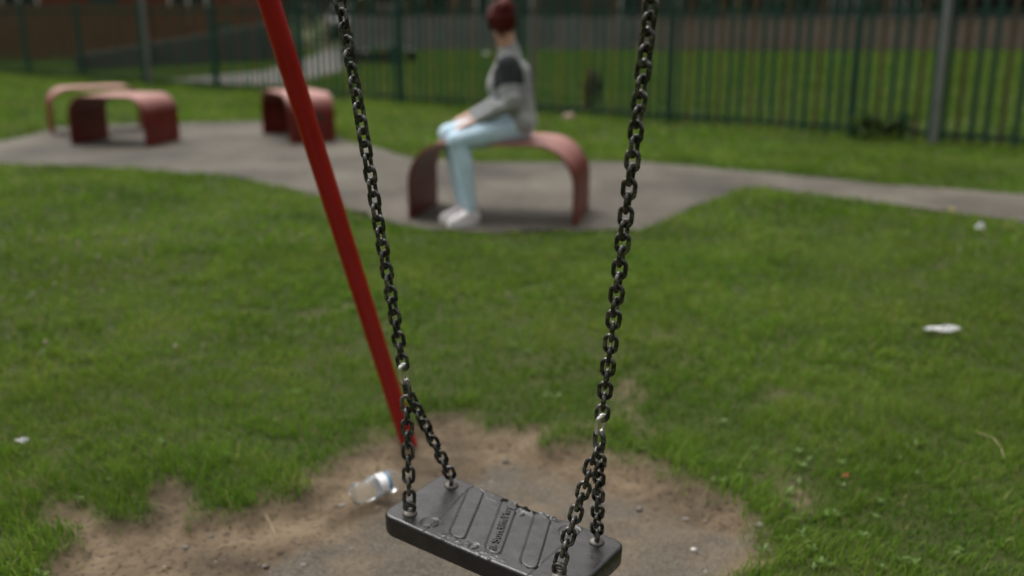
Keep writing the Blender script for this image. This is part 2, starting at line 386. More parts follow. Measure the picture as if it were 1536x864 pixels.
bm = bmesh.new()
def jag(P):
    out = []
    for (a, b) in zip(P, P[1:]):
        n = max(1, int(math.hypot(b[0] - a[0], b[1] - a[1]) / 0.12))
        for k in range(n):
            t = k / n; j = 0.035
            out.append((a[0] + (b[0] - a[0]) * t + random.uniform(-j, j), a[1] + (b[1] - a[1]) * t + random.uniform(-j, j)))
    return out + [P[-1]]
f = bm.faces.new([bm.verts.new((x, y, 0.006)) for x, y in jag(PATHN) + jag(PATHF[::-1])])
bmesh.ops.triangulate(bm, faces=[f])
tag(obj("path", bm, M['path']), kind='structure')
bm = bmesh.new()
FP = [(-6.4, 17.9), (-5.0, 17.0), (-3.9, 17.2), (-3.55, 20.5), (-3.9, 28.5), (-5.0, 36), (-3, 44), (-6, 44), (-6.2, 34), (-5.4, 26.5), (-5.2, 21.3), (-6.0, 19.3)]
f = bm.faces.new([bm.verts.new((x, y, 0.006)) for x, y in FP]); bmesh.ops.triangulate(bm, faces=[f])
tag(obj("far_path", bm, M['farpath']), kind='structure')

# ------------------------------------------------------------------ grass
def blades(n_per_m2, y0, y1, hmin, hmax, wmin, wmax, xk=0.55, xm=1.3, edge_boost=True):
    xmax = xk * y1 + xm; n = int(n_per_m2 * 2 * xmax * (y1 - y0))
    x = rng.uniform(-xmax, xmax, n); y = rng.uniform(y0, y1, n)
    k = np.abs(x) < xk * y + xm; x, y = x[k], y[k]
    clump = fbm(x, y, 14, 3)
    k = rng.random(len(x)) < 0.45 + 0.9 * clump; x, y, clump = x[k], y[k], clump[k]
    if y0 < 3.2: d = dirt_sd(x, y)
    else: d = np.full(len(x), -9.0)
    k = (rng.random(len(x)) < np.clip(-(d - 0.015) / 0.075, 0, 1) ** 0.7) | ((d < 0.07) & (rng.random(len(x)) < 0.10) & (fbm(x, y, 20, 2) > 0.52)); x, y, clump, d = x[k], y[k], clump[k], d[k]
    p = np.maximum(polydist(x, y, PATH), polydist(x, y, [(-6.4, 17.9), (-5.0, 17.0), (-3.9, 17.2), (-3.55, 20.5), (-3.9, 28.5), (-5.0, 36), (-3, 44), (-6, 44), (-6.2, 34), (-5.4, 26.5), (-5.2, 21.3), (-6.0, 19.3)])) + 0.05 * (fbm(x, y, 8, 3) - 0.5)
    k = p < 0.0; x, y, clump, d, p = x[k], y[k], clump[k], d[k], p[k]
    sp = fbm(x, y, 3.0, 4)
    k = rng.random(len(x)) > np.clip((sp - 0.74) * 5, 0, 0.6); x, y, clump, d, p = x[k], y[k], clump[k], d[k], p[k]
    s, t = fence_s(x, y)
    n = len(x); u = rng.random(n)
    h = (hmin + (hmax - hmin) * u ** 1.5) * (0.25 + 1.5 * clump) * (0.75 + 0.5 * fbm(x, y, 1.1, 2))
    h *= 1 + 0.9 * np.clip(1 - np.abs(d + 0.05) / 0.13, 0, 1) * fbm(x, y, 5, 2) * 1.4
    h *= 1 + 1.5 * np.clip(1 - np.abs(t) / 0.18, 0, 1) * rng.random(n)
    wd = rng.uniform(wmin, wmax, n)
    a = rng.uniform(0, 2 * np.pi, n); la = a + rng.uniform(-0.6, 0.6, n) + np.pi / 2
    flow = fbm(x, y, 1.7, 3) * 9
    la = np.where(rng.random(n) < 0.45, flow, la)
    lean = h * rng.uniform(0.15, 1.05, n)
    z = zground(x, y) - 0.004
    px, py = np.cos(a) * wd / 2, np.sin(a) * wd / 2; lx, ly = np.cos(la) * lean, np.sin(la) * lean
    V = np.empty((n, 5, 3), np.float32)
    hz = np.sqrt(np.maximum(h * h - 0.35 * lean * lean, (0.3 * h) ** 2))
    for i, (s_, m_, hh) in enumerate(((-1, 0, 0), (1, 0, 0), (-0.8, 0.3, 0.6), (0.8, 0.3, 0.6), (0, 1, 1))):
        V[:, i, 0] = x + s_ * px + m_ * lx; V[:, i, 1] = y + s_ * py + m_ * ly; V[:, i, 2] = z + hh * hz
    B = np.arange(n)[:, None] * 5
    t_ = np.clip(rng.beta(2.2, 3.0, n) * 0.85 + 0.75 * (clump - 0.5) + 0.9 * (fbm(x, y, 2.2, 3) - 0.5), 0, 0.92)
    t_ = np.where(t > 0.1, t_ * 0.25, t_)          # darker tint for the grass beyond the railings
    t_ = np.where(rng.random(n) < 0.035, 1.0, t_)
    return V.reshape(-1, 3), B + np.array([[0, 1, 3, 2]]), B + np.array([[2, 3, 4]]), np.repeat(t_, 5)
parts = [blades(17000, 1.35, 3.2, 0.016, 0.042, 0.0022, 0.0042),
         blades(9000, 3.2, 5.2, 0.016, 0.042, 0.004, 0.007),
         blades(3400, 5.2, 9.5, 0.018, 0.046, 0.007, 0.012),
         blades(800, 9.5, 21.0, 0.03, 0.075, 0.012, 0.02),
         blades(330, 21.0, 32.6, 0.05, 0.10, 0.02, 0.034, 0.55, 2.5)]
off = 0; VV, QQ, TT, CC = [], [], [], []
for V_, Q_, T_, c_ in parts:
    VV.append(V_); QQ.append(Q_ + off); TT.append(T_ + off); CC.append(c_); off += len(V_)
gme = npmesh("lawn_grass", np.concatenate(VV), np.concatenate(QQ), np.concatenate(TT)); add_attr(gme, 'tint', np.concatenate(CC))
tag(obj("lawn_grass", gme, M['blade'], smooth=True), "short green grass of the lawn around the worn dirt and path", "grass", kind='stuff')
print("blades", len(gme.polygons) // 2)

# clover and seed heads in the lawn on the left
bm = bmesh.new()
for k in range(105):
    if k < 90: x = random.gauss(-2.1, 0.45); y = random.gauss(4.7, 0.55)
    else: x = random.uniform(-3, 3.5); y = random.uniform(3.4, 7)
    if inpoly(np.array([x]), np.array([y]), PATH)[0]: continue
    h = random.uniform(0.05, 0.10); tx, ty = x + random.gauss(0, 0.02), y + random.gauss(0, 0.02)
    tube(bm, (x, y, 0), (tx, ty, h), 0.0015, 0.0012, 5)
    r = bmesh.ops.create_icosphere(bm, subdivisions=1, radius=random.uniform(0.005, 0.009))
    bmesh.ops.transform(bm, matrix=Matrix.Translation((tx, ty, h)) @ Matrix.Diagonal((1, 1, random.uniform(0.9, 1.8), 1)), verts=r['verts'])
m_seed = simple("seed_head", (0.20, 0.20, 0.11), (0.34, 0.32, 0.22), 30, 0.8, 0, 0)
tag(obj("grass_seed_heads", bm, m_seed), "pale seed heads standing up out of the lawn", "seed heads", kind='stuff')

# broad-leaved weeds among the grass
bm = bmesh.new(); cl_ = []
for k in range(150):
    y = random.uniform(1.7, 5.2); x = random.uniform(-0.53 * y - 0.3, 0.53 * y + 0.3)
    if k < 45: x = random.gauss(0.62, 0.16); y = random.uniform(1.95, 2.6)
    if dirt_sd(np.array([x]), np.array([y]))[0] > 0.0 or inpoly(np.array([x]), np.array([y]), PATH)[0]: continue
    z = float(zground(np.array([x]), np.array([y]))[0]); sc_ = random.uniform(0.28, 0.62)
    for j in range(random.randint(4, 8)):
        a = j * 2.4 + random.uniform(-.3, .3); ln = 0.034 * sc_ * random.uniform(.7, 1.2); wd = ln * random.uniform(.3, .42); d = Vector((math.cos(a), math.sin(a), 0)); q = Vector((-d.y, d.x, 0)); b = Vector((x, y, z + 0.008)); up_ = random.uniform(0.5, 1.1)
        vs = [bm.verts.new(p) for p in (b, b + d * ln * .35 + q * wd * .5 + Vector((0, 0, ln * .42 * up_)), b + d * ln * .75 + q * wd * .45 + Vector((0, 0, ln * .6 * up_)), b + d * ln + Vector((0, 0, ln * .58 * up_)), b + d * ln * .75 - q * wd * .45 + Vector((0, 0, ln * .6 * up_)), b + d * ln * .35 - q * wd * .5 + Vector((0, 0, ln * .42 * up_)))]
        bm.faces.new(vs); cl_ += [random.uniform(0.2, 1)] * 6
wo = obj("lawn_weeds", bm, mat_leaf("weed_leaf", (0.045, 0.10, 0.010), (0.10, 0.17, 0.024)), None, True); add_attr(wo.data, 'tint', cl_[:len(wo.data.vertices)])
tag(wo, "small broad-leaved weeds scattered through the lawn", "weeds", kind='stuff')

# grit and small stones on the worn dirt
bm = bmesh.new(); cnt = 0
while cnt < 260:
    x = random.uniform(-1.2, 0.65); y = random.uniform(1.5, 2.9)
    if dirt_sd(np.array([x]), np.array([y]))[0] < 0.02: continue
    inm = inpoly(np.array([x]), np.array([y]), MATP)[0]
    if not inm and random.random() < 0.5: continue
    s = random.uniform(0.002, 0.006) if random.random() < 0.93 else random.uniform(0.007, 0.014)
    r = bmesh.ops.create_icosphere(bm, subdivisions=1, radius=1)
    for v in r['verts']: v.co *= random.uniform(0.75, 1.15)
    z = float(zground(np.array([x]), np.array([y]))[0])
    bmesh.ops.transform(bm, matrix=Matrix.Translation((x, y, z - s * 0.12)) @ Euler((0, 0, random.uniform(0, 6))).to_matrix().to_4x4() @ Matrix.Diagonal((s * random.uniform(.8, 1.5), s, s * 0.55, 1)), verts=r['verts'])
    cnt += 1
tag(obj("gravel", bm, M['pebble'], smooth=True), "loose grit and small stones on the worn dirt under the swing", "gravel", kind='stuff')

def gz(x, y): return float(zground(np.array([float(x)]), np.array([float(y)]))[0])

# ------------------------------------------------------------------ swing frame (red)
FOOT = Vector((-0.31, 2.70, 0)); LEAN = Vector((-0.215, -0.465, 1.225)) / 1.225
APEX = FOOT + LEAN * 2.25; APEX.z = 2.25
BD = Vector((0.82, -0.572, 0))
fr = empty("swing_stand", (FOOT.x, FOOT.y, 0)); tag(fr, "bright red tubular swing frame with one leg planted behind the swing", "swing frame")
def part(name, bm, mat, parent, smooth=False):
    o = obj(name, bm, mat, parent, smooth)
    o.matrix_parent_inverse = Matrix.Translation(parent.location).inverted() if parent.rotation_euler.z == 0 else parent.matrix_basis.inverted()
    return o
def legbm(p0, p1, r=0.0245):
    bm = bmesh.new(); vs = tube(bm, p0, p1, r, r, 32)
    return bm
def autosm(o, ang=35):
    me = o.data; me.polygons.foreach_set('use_smooth', [True] * len(me.polygons))
    try: me.set_sharp_from_angle(angle=R(ang))
    except Exception: pass
    return o
autosm(part("leg", legbm(FOOT - LEAN * 0.15, APEX), M['red'], fr))
perp = Vector((-0.572, -0.82, 0))
farL = APEX + perp * 0.95; farL.z = -0.1
autosm(part("leg", legbm(farL, APEX), M['red'], fr))
END = APEX + BD * 2.55
for sgn in (1, -1):
    q = END + perp * 0.95 * sgn; q.z = -0.1
    autosm(part("leg", legbm(q, END), M['red'], fr))
autosm(part("top_beam", legbm(APEX - BD * 0.08, END + BD * 0.08, 0.03), M['red'], fr))

# ------------------------------------------------------------------ swing: seat, strands, chains
TH = R(34.86); SC = Vector((-0.0213, 1.726, 0.243)); SL, SW_ = 0.348, 0.132
U = Vector((math.cos(TH), -math.sin(TH), -0.048)).normalized(); W_ = Vector((math.sin(TH), math.cos(TH), 0.041)); N_ = U.cross(W_).normalized(); W_ = N_.cross(U).normalized()
SM = Matrix((U.to_4d(), W_.to_4d(), N_.to_4d(), SC.to_4d())).transposed()
for i in range(3): SM[3][i] = 0
SM[3][3] = 1
sw = empty("swing", (SC.x, SC.y, SC.z)); tag(sw, "black rubber swing seat hanging from two dark chains above the worn dirt", "swing")

HL, HW, CR, TK = 0.222, 0.100, 0.026, 0.044        # half length, half width, corner radius, thickness
def sd_rr(x, y, cx, cy, hx, hy, r):
    qx = np.abs(x - cx) - hx + r; qy = np.abs(y - cy) - hy + r
    return np.hypot(np.maximum(qx, 0), np.maximum(qy, 0)) + np.minimum(np.maximum(qx, qy), 0) - r
nu, nv = 372, 158
uu, vv = np.meshgrid(np.linspace(-HL, HL, nu), np.linspace(-HW, HW, nv))
sd0 = sd_rr(uu, vv, 0, 0, HL, HW, CR)
out = sd0 > 1e-6
cxn = np.sign(uu) * (HL - CR); cyn = np.sign(vv) * (HW - CR); dx, dy = uu - cxn, vv - cyn; dl = np.hypot(dx, dy) + 1e-9
uu2 = np.where(out, cxn + dx / dl * CR, uu); vv2 = np.where(out, cyn + dy / dl * CR, vv)
sdb = np.maximum(-sd_rr(uu2, vv2, 0, 0, HL, HW, CR), 0)
rr = 0.007
zz = -(rr - np.sqrt(np.maximum(rr * rr - np.maximum(rr - sdb, 0) ** 2, 0)))
def groove(d, w=0.0013, dep=0.0013): return -dep * np.exp(-(d / w) ** 2)
def step(d, h, w=0.0014): return h / (1 + np.exp(np.clip(d / w * 2, -30, 30)))
zz += groove(np.abs(uu2 + 0.124 + 0.012 * np.sin(vv2 * 20)), 0.0015, 0.0014)                       # end bands
zz += groove(np.abs(uu2 - 0.128), 0.0015, 0.0012)
SKEW = 0.445                                  # the pads run aslant across the seat
for cx_, hx_, h_ in ((-0.084, 0.0185, 0.0018), (0.0, 0.0180, 0.0012), (0.080, 0.0185, 0.0018)):       # long raised pads with rounded ends
    d = sd_rr(uu2 + SKEW * vv2, vv2, cx_, 0.008, hx_, 0.084, 0.016); zz += step(d, h_) + groove(d - 0.0008, 0.0014, 0.0018)
for (cx_, cy_, r_) in ((-0.122, -0.066, 0.0165), (0.112, 0.070, 0.0185), (-0.006, -0.078, 0.0080), (0.000, 0.066, 0.0080)):
    d = np.hypot(uu2 - cx_, vv2 - cy_) - r_; zz += step(d, 0.0012) + groove(d - 0.001, 0.0015, 0.0018); zz += groove(d + 0.0045, 0.0012, 0.0010)
# torn far edge and scuffed near edge
tear = np.clip((fbm(uu2, vv2, 55, 3) - 0.50) * 7, 0, 1) * np.clip((vv2 - 0.080) / 0.010, 0, 1) * np.exp(-((uu2 + 0.01) / 0.075) ** 4)
scuff = np.clip((fbm(uu2 + 3, vv2 * 0.6, 95, 3) - 0.50) * 6, 0, 1) * np.clip((-vv2 - 0.060) / 0.018, 0, 1) * np.exp(-((uu2 + 0.015) / 0.065) ** 4)
zz += -0.010 * tear - 0.0007 * scuff + 0.0016 * np.clip((fbm(uu2, vv2, 120, 2) - 0.5) * 4, 0, 1) * np.clip((np.abs(vv2) - 0.070) / 0.015, 0, 1) * np.exp(-((uu2 + 0.01) / 0.08) ** 4)
zz += 0.0012 * (fbm(uu2, vv2, 28, 3) - 0.5) - 0.0028 * np.exp(-(uu2 / 0.15) ** 2)
I = np.arange(nu * nv).reshape(nv, nu); F = np.stack([I[:-1, :-1], I[:-1, 1:], I[1:, 1:], I[1:, :-1]], -1).reshape(-1, 4)
of = out.ravel(); F = F[~(of[F].sum(1) >= 3)]
sm = npmesh("seat", np.stack([uu2, vv2, zz], -1).reshape(-1, 3), F)
bm = bmesh.new(); bm.from_mesh(sm)
bmesh.ops.delete(bm, geom=[v for v in bm.verts if not v.link_faces], context='VERTS')
bmesh.ops.remove_doubles(bm, verts=bm.verts, dist=1e-5)
be = [e for e in bm.edges if e.is_boundary]
lv = [(-0.004, 1.0), (-TK + 0.006, 0.996), (-TK, 0.985)]
for z_, sc_ in lv:
    r = bmesh.ops.extrude_edge_only(bm, edges=be)
    vs = [g for g in r['geom'] if isinstance(g, bmesh.types.BMVert)]
    for v in vs: v.co.z = z_ - (rr if z_ == -0.004 else 0); v.co.x *= sc_; v.co.y *= sc_
    be = [g for g in r['geom'] if isinstance(g, bmesh.types.BMEdge)]
bmesh.ops.contextual_create(bm, geom=be)
seat = obj("seat", bm, M['rubber'], sw); seat.matrix_basis = Matrix.Translation(-SC) @ SM
autosm(seat, 50)

# raised lettering running across the middle pad
fc = bpy.data.curves.new("lettering", 'FONT'); fc.body = "SutcliffePlay"; fc.size = 0.0215; fc.extrude = 0.0006; fc.bevel_depth = 0.0002; fc.space_character = 1.0
fc.align_x = 'CENTER'; fc.align_y = 'CENTER'
fo = bpy.data.objects.new("lettering_curve", fc); COL.objects.link(fo)
bpy.context.view_layer.update()
lm = bpy.data.meshes.new_from_object(fo.evaluated_get(bpy.context.evaluated_depsgraph_get())); bpy.data.objects.remove(fo)
lo = obj("lettering", lm, M['rubber'], seat)
wid = max(v.co.x for v in lm.vertices) - min(v.co.x for v in lm.vertices); sx = 0.132 / wid
def at_seat(u, v, z, rz, sc=(1, 1, 1)): return Matrix.Translation((u, v, z)) @ Matrix.Rotation(rz, 4, 'Z') @ Matrix.Diagonal((*sc, 1))
lo.matrix_basis = at_seat(-0.005, 0.012, 0.0000, R(90 + 24), (sx, 1.0, 1))
# round swirl emblem at the near end of the pad
bm = bmesh.new()
for k in range(3):
    prev = None
    for j in range(9):
        a = k * 2.094 + j * 0.24; r_ = 0.002 + j * 0.0009
        p = Vector((r_ * math.cos(a), r_ * math.sin(a), 0))
        if prev is not None: tube(bm, prev, p, 0.0009, 0.0009, 6)
        prev = p
emb = obj("emblem", bm, M['rubber'], seat, True); emb.matrix_basis = at_seat(0.029, -0.064, 0.0004, 0)

def seatpt(u, v, z=0): return SM @ Vector((u, v, z))
EYES = [(-SL / 2, -SW_ / 2), (-SL / 2, SW_ / 2), (SL / 2, -SW_ / 2), (SL / 2, SW_ / 2)]

LW, LP, LR = 0.0276, 0.0228, 0.0039      # link width, pitch, wire radius
def link_bm(bm, c, axis_, roll_dir, length=None, width=None, wire=None, seg=24, ring=9):
    """one stadium-shaped link: long axis axis_, lying in the plane of axis_ and roll_dir"""
    wire = wire or LR; width = width or LW; length = length or (LP + 4 * wire)
    a = axis_.normalized(); b = (roll_dir - a * roll_dir.dot(a)).normalized(); nrm = a.cross(b)
    rad = width / 2 - wire; st = length / 2 - wire - rad
    P = []
    for k in range(seg):
        t = 2 * math.pi * k / seg; x, y = rad * math.cos(t), rad * math.sin(t)
        P.append((x, y + (st if math.sin(t) >= 0 else -st), t))
    P2 = []
    for k in range(seg):
        P2.append(P[k])
    rings = []
    for i, (x, y, t) in enumerate(P2):
        ctr = c + b * x + a * y; o_ = (b * math.cos(t) + a * math.sin(t)).normalized()
        rings.append([bm.verts.new(ctr + (o_ * math.cos(2 * math.pi * j / ring) + nrm * math.sin(2 * math.pi * j / ring)) * wire) for j in range(ring)])
    for i in range(len(rings)):
        A, B = rings[i], rings[(i + 1) % len(rings)]
        for j in range(ring):
            f = bm.faces.new((A[j], A[(j + 1) % ring], B[(j + 1) % ring], B[j])); f.smooth = True
def chain(name, p0, p1, roll0, roll1, parent, mat, wob=0.0):
    p0, p1 = Vector(p0), Vector(p1); d = p1 - p0; n = max(1, round(d.length / LP)); st = d / n; a = d.normalized()
    ref = Vector((0, -1, 0)); ref = (ref - a * ref.dot(a)).normalized(); sd_ = a.cross(ref)
    bm = bmesh.new()
    for k in range(n):
        t = (k + 0.5) / n; ang = roll0 + (roll1 - roll0) * t + (k % 2) * math.pi / 2 + random.gauss(0, wob)
        ax = (a + ref * random.gauss(0, wob * 0.15) + sd_ * random.gauss(0, wob * 0.15)).normalized()
        link_bm(bm, p0 + st * (k + 0.5), ax, sd_ * math.cos(ang) + ref * math.sin(ang), length=st.length + 4 * LR + 0.0004)
    o = obj(name, bm, mat, parent, True); o.matrix_basis = Matrix.Translation(-SC); return o

for side, (ap, top, hang, r0, r1) in enumerate((
        (Vector((-0.201, 1.80, 0.487)), Vector((-0.292, 1.77, 1.209)), None, 0.15, 0.9),
        (Vector((0.151, 1.60, 0.471)), Vector((0.195, 1.46, 1.198)), None, 0.1, 1.05))):
    dirv = (top - ap).normalized(); hang = ap + dirv * ((2.22 - ap.z) / dirv.z)
    # V strands from the eyes to the large joining link
    jl = ap + dirv * 0.004
    for q in (0, 1):
        u, v = EYES[side * 2 + q]
        e = seatpt(u, v, 0.006)
        # ferrule washer and eye
        bm = bmesh.new(); lathe(bm, [(0.0, 0.0075), (0.0055, 0.0075), (0.0105, 0.006), (0.0135, 0.003), (0.0150, 0.0015), (0.0155, -0.003), (0.0, -0.003)], 24)
        fo_ = obj("ferrule", bm, M['ferrule'], sw, True); fo_.matrix_basis = Matrix.Translation(-SC) @ SM @ Matrix.Translation((u, v, 0))
        up = (jl - e).normalized()
        c1 = seatpt(u, v, 0.014)
        bm = bmesh.new(); link_bm(bm, c1, N_, (U + W_ * 0.3) if q == 0 else (U * 0.8 - W_), length=0.029, width=0.0295, wire=0.0046)
        eb = obj("eye_bolt", bm, M['chain'], sw, True); eb.matrix_basis = Matrix.Translation(-SC)
        s0 = seatpt(u, v, 0.021)
        off_ = W_ * (0.006 if q else -0.006) - dirv * 0.0095
        chain("chain_strand", s0, jl + off_, 0.0 if side == 0 else 0.35, 0.25 if q == 0 else 0.6, sw, M['chain'], 0.10)
    # large joining link, bright link, main chain
    bm = bmesh.new(); link_bm(bm, jl + dirv * 0.006, dirv, U * 0.9 - W_ * 0.45, length=0.046, width=0.034, wire=0.0044)
    o = obj("joining_link", bm, M['chain'], sw, True); o.matrix_basis = Matrix.Translation(-SC)
    c = jl + dirv * 0.040
    bm = bmesh.new(); link_bm(bm, c, dirv, U * 0.35 + W_ * 0.95, length=0.044, width=0.026, wire=0.0050)
    o = obj("bright_link", bm, M['galv'], sw, True); o.matrix_basis = Matrix.Translation(-SC)
    chain("chain", c + dirv * 0.0125, hang, r0, r1 + 0.9, sw, M['chain'], 0.07)

# ------------------------------------------------------------------ benches
def make_bench(L, Wd, H=0.465, RR=0.2, T=0.019):
    prof = []
    def arc(cx, cz, r, a0, a1, n=14): return [(cx + r * math.cos(a0 + (a1 - a0) * k / n), cz + r * math.sin(a0 + (a1 - a0) * k / n)) for k in range(n + 1)]
    outer = [(-L / 2, 0)] + arc(-L / 2 + RR, H - RR, RR, math.pi, math.pi / 2) + arc(L / 2 - RR, H - RR, RR, math.pi / 2, 0) + [(L / 2, 0)]
    inner = [(-L / 2 + T, 0)] + arc(-L / 2 + RR, H - RR, RR - T, math.pi, math.pi / 2) + arc(L / 2 - RR, H - RR, RR - T, math.pi / 2, 0) + [(L / 2 - T, 0)]
    bm = bmesh.new(); n = len(outer); rows = []
    for yv in (-Wd / 2, Wd / 2):
        rows.append(([bm.verts.new((x, yv, z)) for x, z in outer], [bm.verts.new((x, yv, z)) for x, z in inner]))
    (o0, i0), (o1, i1) = rows
    for k in range(n - 1):
        bm.faces.new((o0[k], o0[k + 1], o1[k + 1], o1[k])); bm.faces.new((i0[k], i1[k], i1[k + 1], i0[k + 1]))
        bm.faces.new((o0[k], i0[k], i0[k + 1], o0[k + 1])); bm.faces.new((o1[k], o1[k + 1], i1[k + 1], i1[k]))
    bm.faces.new((o0[0], o1[0], i1[0], i0[0])); bm.faces.new((o0[-1], i0[-1], i1[-1], o1[-1]))
    bmesh.ops.recalc_face_normals(bm, faces=bm.faces)
    bmesh.ops.bevel(bm, geom=[e for e in bm.edges if len(e.link_faces) == 2 and e.calc_face_angle(0) > R(60)], offset=0.003, segments=2, affect='EDGES')
    return bm
BG = "curved red benches on the path"
def bench(near_left, ang, L, Wd, label, H=0.465, RR=0.2):
    a = Vector((math.cos(ang), math.sin(ang), 0)); b = Vector((-a.y, a.x, 0))
    c = Vector((near_left[0], near_left[1], 0)) + a * L / 2 + b * Wd / 2
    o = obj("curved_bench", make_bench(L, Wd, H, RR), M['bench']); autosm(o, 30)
    o.location = (c.x, c.y, 0.004); o.rotation_euler = (0, 0, ang)
    tag(o, label, "bench", BG); return o
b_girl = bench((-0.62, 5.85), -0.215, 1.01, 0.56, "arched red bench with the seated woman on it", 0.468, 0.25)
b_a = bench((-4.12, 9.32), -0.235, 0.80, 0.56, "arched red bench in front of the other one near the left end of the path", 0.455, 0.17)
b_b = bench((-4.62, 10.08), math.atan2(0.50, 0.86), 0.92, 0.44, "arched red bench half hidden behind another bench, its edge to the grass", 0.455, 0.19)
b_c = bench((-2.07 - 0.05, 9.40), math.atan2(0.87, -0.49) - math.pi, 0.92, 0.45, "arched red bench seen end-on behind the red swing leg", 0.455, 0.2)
# bench C: near end faces the camera
a = Vector((-0.49, 0.87, 0)); b = Vector((0.87, 0.49, 0)); c = Vector((-2.09, 9.36, 0)) + a * 0.46 + b * 0.235
b_c.location = (c.x, c.y, 0.004); b_c.rotation_euler = (0, 0, math.atan2(a.y, a.x))
def blot(parent, loc, rot, r):
    bm = bmesh.new(); n = 18
    top = [bm.verts.new((r * random.uniform(.75, 1.1) * math.cos(2 * math.pi * k / n), 0.7 * r * random.uniform(.75, 1.1) * math.sin(2 * math.pi * k / n), 0.0012)) for k in range(n)]
    bot = [bm.verts.new((v.co.x, v.co.y, -0.001)) for v in top]
    bm.faces.new(top)
    for k in range(n): bm.faces.new((top[k], bot[k], bot[(k + 1) % n], top[(k + 1) % n]))
    o = obj("dark_sticker", bm, M['dark'], parent); o.location = loc; o.rotation_euler = rot; return o
blot(b_c, (-0.46 - 0.0008, -0.07, 0.235), (R(90), 0, R(-90)), 0.05)
blot(b_a, (0.40 + 0.0008, -0.13, 0.13), (R(90), 0, R(90)), 0.03)

# ------------------------------------------------------------------ green railings
fe = empty("railing_fence", (FP0[0], FP0[1], 0), math.atan2(FD[1], FD[0])); tag(fe, "long dark green vertical bar railing running behind the benches", "fence")
POSTS = [-4.9, -2.9, -0.85, 1.2, 3.1, 5.0, 6.93, 8.9, 10.87, 12.9, 14.97, 17.0, 19.0, 21.0, 23.0]
for k, s in enumerate(POSTS):
    bm = bmesh.new(); bbox(bm, s - 0.032, s + 0.032, -0.032, 0.032, -0.05, 1.38); bbox(bm, s - 0.036, s + 0.036, -0.036, 0.036, 1.38, 1.392)
    obj("post", bm, M['fgreen'], fe)
    if k + 1 < len(POSTS):
        s1 = POSTS[k + 1]
        for nm, z0 in (("top_rail", 1.185), ("bottom_rail", 0.07)):
            bm = bmesh.new(); bbox(bm, s + 0.033, s1 - 0.033, -0.008, 0.008, z0, z0 + 0.045); obj(nm, bm, M['fgreen'], fe)
        n = int((s1 - s) / 0.118); bm = bmesh.new(); pit = (s1 - s) / n
        for j in range(1, n):
            x = s + j * pit; mi = 1 if (j % 3 == 2) else 0; wv = 0.022 if mi == 0 else 0.018
            for yv in ((-0.022, -0.010) if True else ()), :
                bbox(bm, x - wv, x + wv, -0.024, -0.0095, 0.02, 1.36, mi)
                bbox(bm, x - wv * 0.5, x + wv * 0.5, -0.023, -0.0105, 1.36, 1.385, mi)
        obj("bar_panel", bm, [M['fgreen'], M['fbrown']], fe)
def at_s(s, t=0.0): return (FP0[0] + FD[0] * s - FD[1] * t, FP0[1] + FD[1] * s + FD[0] * t)
for s, t, h, lab, r in ((5.26, -0.08, 1.42, "grey steel post beside the railings far left behind the twin benches", 0.04),
                        (12.86, 0.35, 2.6, "grey steel post rising behind the seated woman's back", 0.045),
                        (17.82, -0.085, 2.6, "grey steel post against the railings at the right end of the lawn", 0.036)):
    x, y = at_s(s, t); bm = bmesh.new(); tube(bm, (0, 0, -0.1), (0, 0, h), r, r, 20); lathe(bm, [(r * 1.04, h), (r * 1.04, h + 0.012), (0, h + 0.02)], 20)
    o = obj("steel_post", bm, M['greysteel'], smooth=False); autosm(o); o.location = (x, y, 0); tag(o, lab, "post", "grey steel posts along the railings")

# ------------------------------------------------------------------ person
def ico(bm, c, r, sc=(1, 1, 1), rot=None):
    q = bmesh.ops.create_icosphere(bm, subdivisions=2, radius=r)
    Mx = Matrix.Translation(c) @ (rot.to_4x4() if rot else Matrix.Identity(4)) @ Matrix.Diagonal((*sc, 1))
    bmesh.ops.transform(bm, matrix=Mx, verts=q['verts'])
def cap(bm, p0, r0, p1, r1):
    t = bmesh.new()
    for p, r in ((p0, r0), (p1, r1)):
        q = bmesh.ops.create_icosphere(t, subdivisions=2, radius=r); bmesh.ops.translate(t, vec=Vector(p), verts=q['verts'])
    h = bmesh.ops.convex_hull(t, input=t.verts)
    bmesh.ops.delete(t, geom=[v for v in t.verts if not v.link_faces], context='VERTS')
    me = bpy.data.meshes.new("t"); t.to_mesh(me); t.free(); bm.from_mesh(me); bpy.data.meshes.remove(me)
def weld(name, bm, voxel, mat, smooth=8, factor=0.5, parent=None):
    me = bpy.data.meshes.new(name); bmesh.ops.recalc_face_normals(bm, faces=bm.faces); bm.to_mesh(me); bm.free()
    t = bpy.data.objects.new("t", me); COL.objects.link(t)
    rm = t.modifiers.new("r", 'REMESH'); rm.mode = 'VOXEL'; rm.voxel_size = voxel; rm.use_smooth_shade = True
    s_ = t.modifiers.new("s", 'SMOOTH'); s_.iterations = smooth; s_.factor = factor
    bpy.context.view_layer.update()
    m2 = bpy.data.meshes.new_from_object(t.evaluated_get(bpy.context.evaluated_depsgraph_get())); bpy.data.objects.remove(t); bpy.data.meshes.remove(me)
    return obj(name, m2, mat, parent, True)
V = Vector
hipL, hipR = V((0.045, 5.885, 0.555)), V((0.045, 6.045, 0.555))
kneL, kneR = V((-0.315, 5.735, 0.485)), V((-0.375, 5.935, 0.500))
ankL, ankR = V((-0.245, 5.700, 0.085)), V((-0.290, 5.835, 0.085))
shL, shR = V((-0.035, 5.815, 0.905)), V((-0.045, 6.085, 0.905))
elL, elR = V((-0.005, 5.765, 0.690)), V((-0.03, 6.16, 0.69))
wrL, wrR = V((-0.205, 5.785, 0.597)), V((-0.245, 6.03, 0.605))
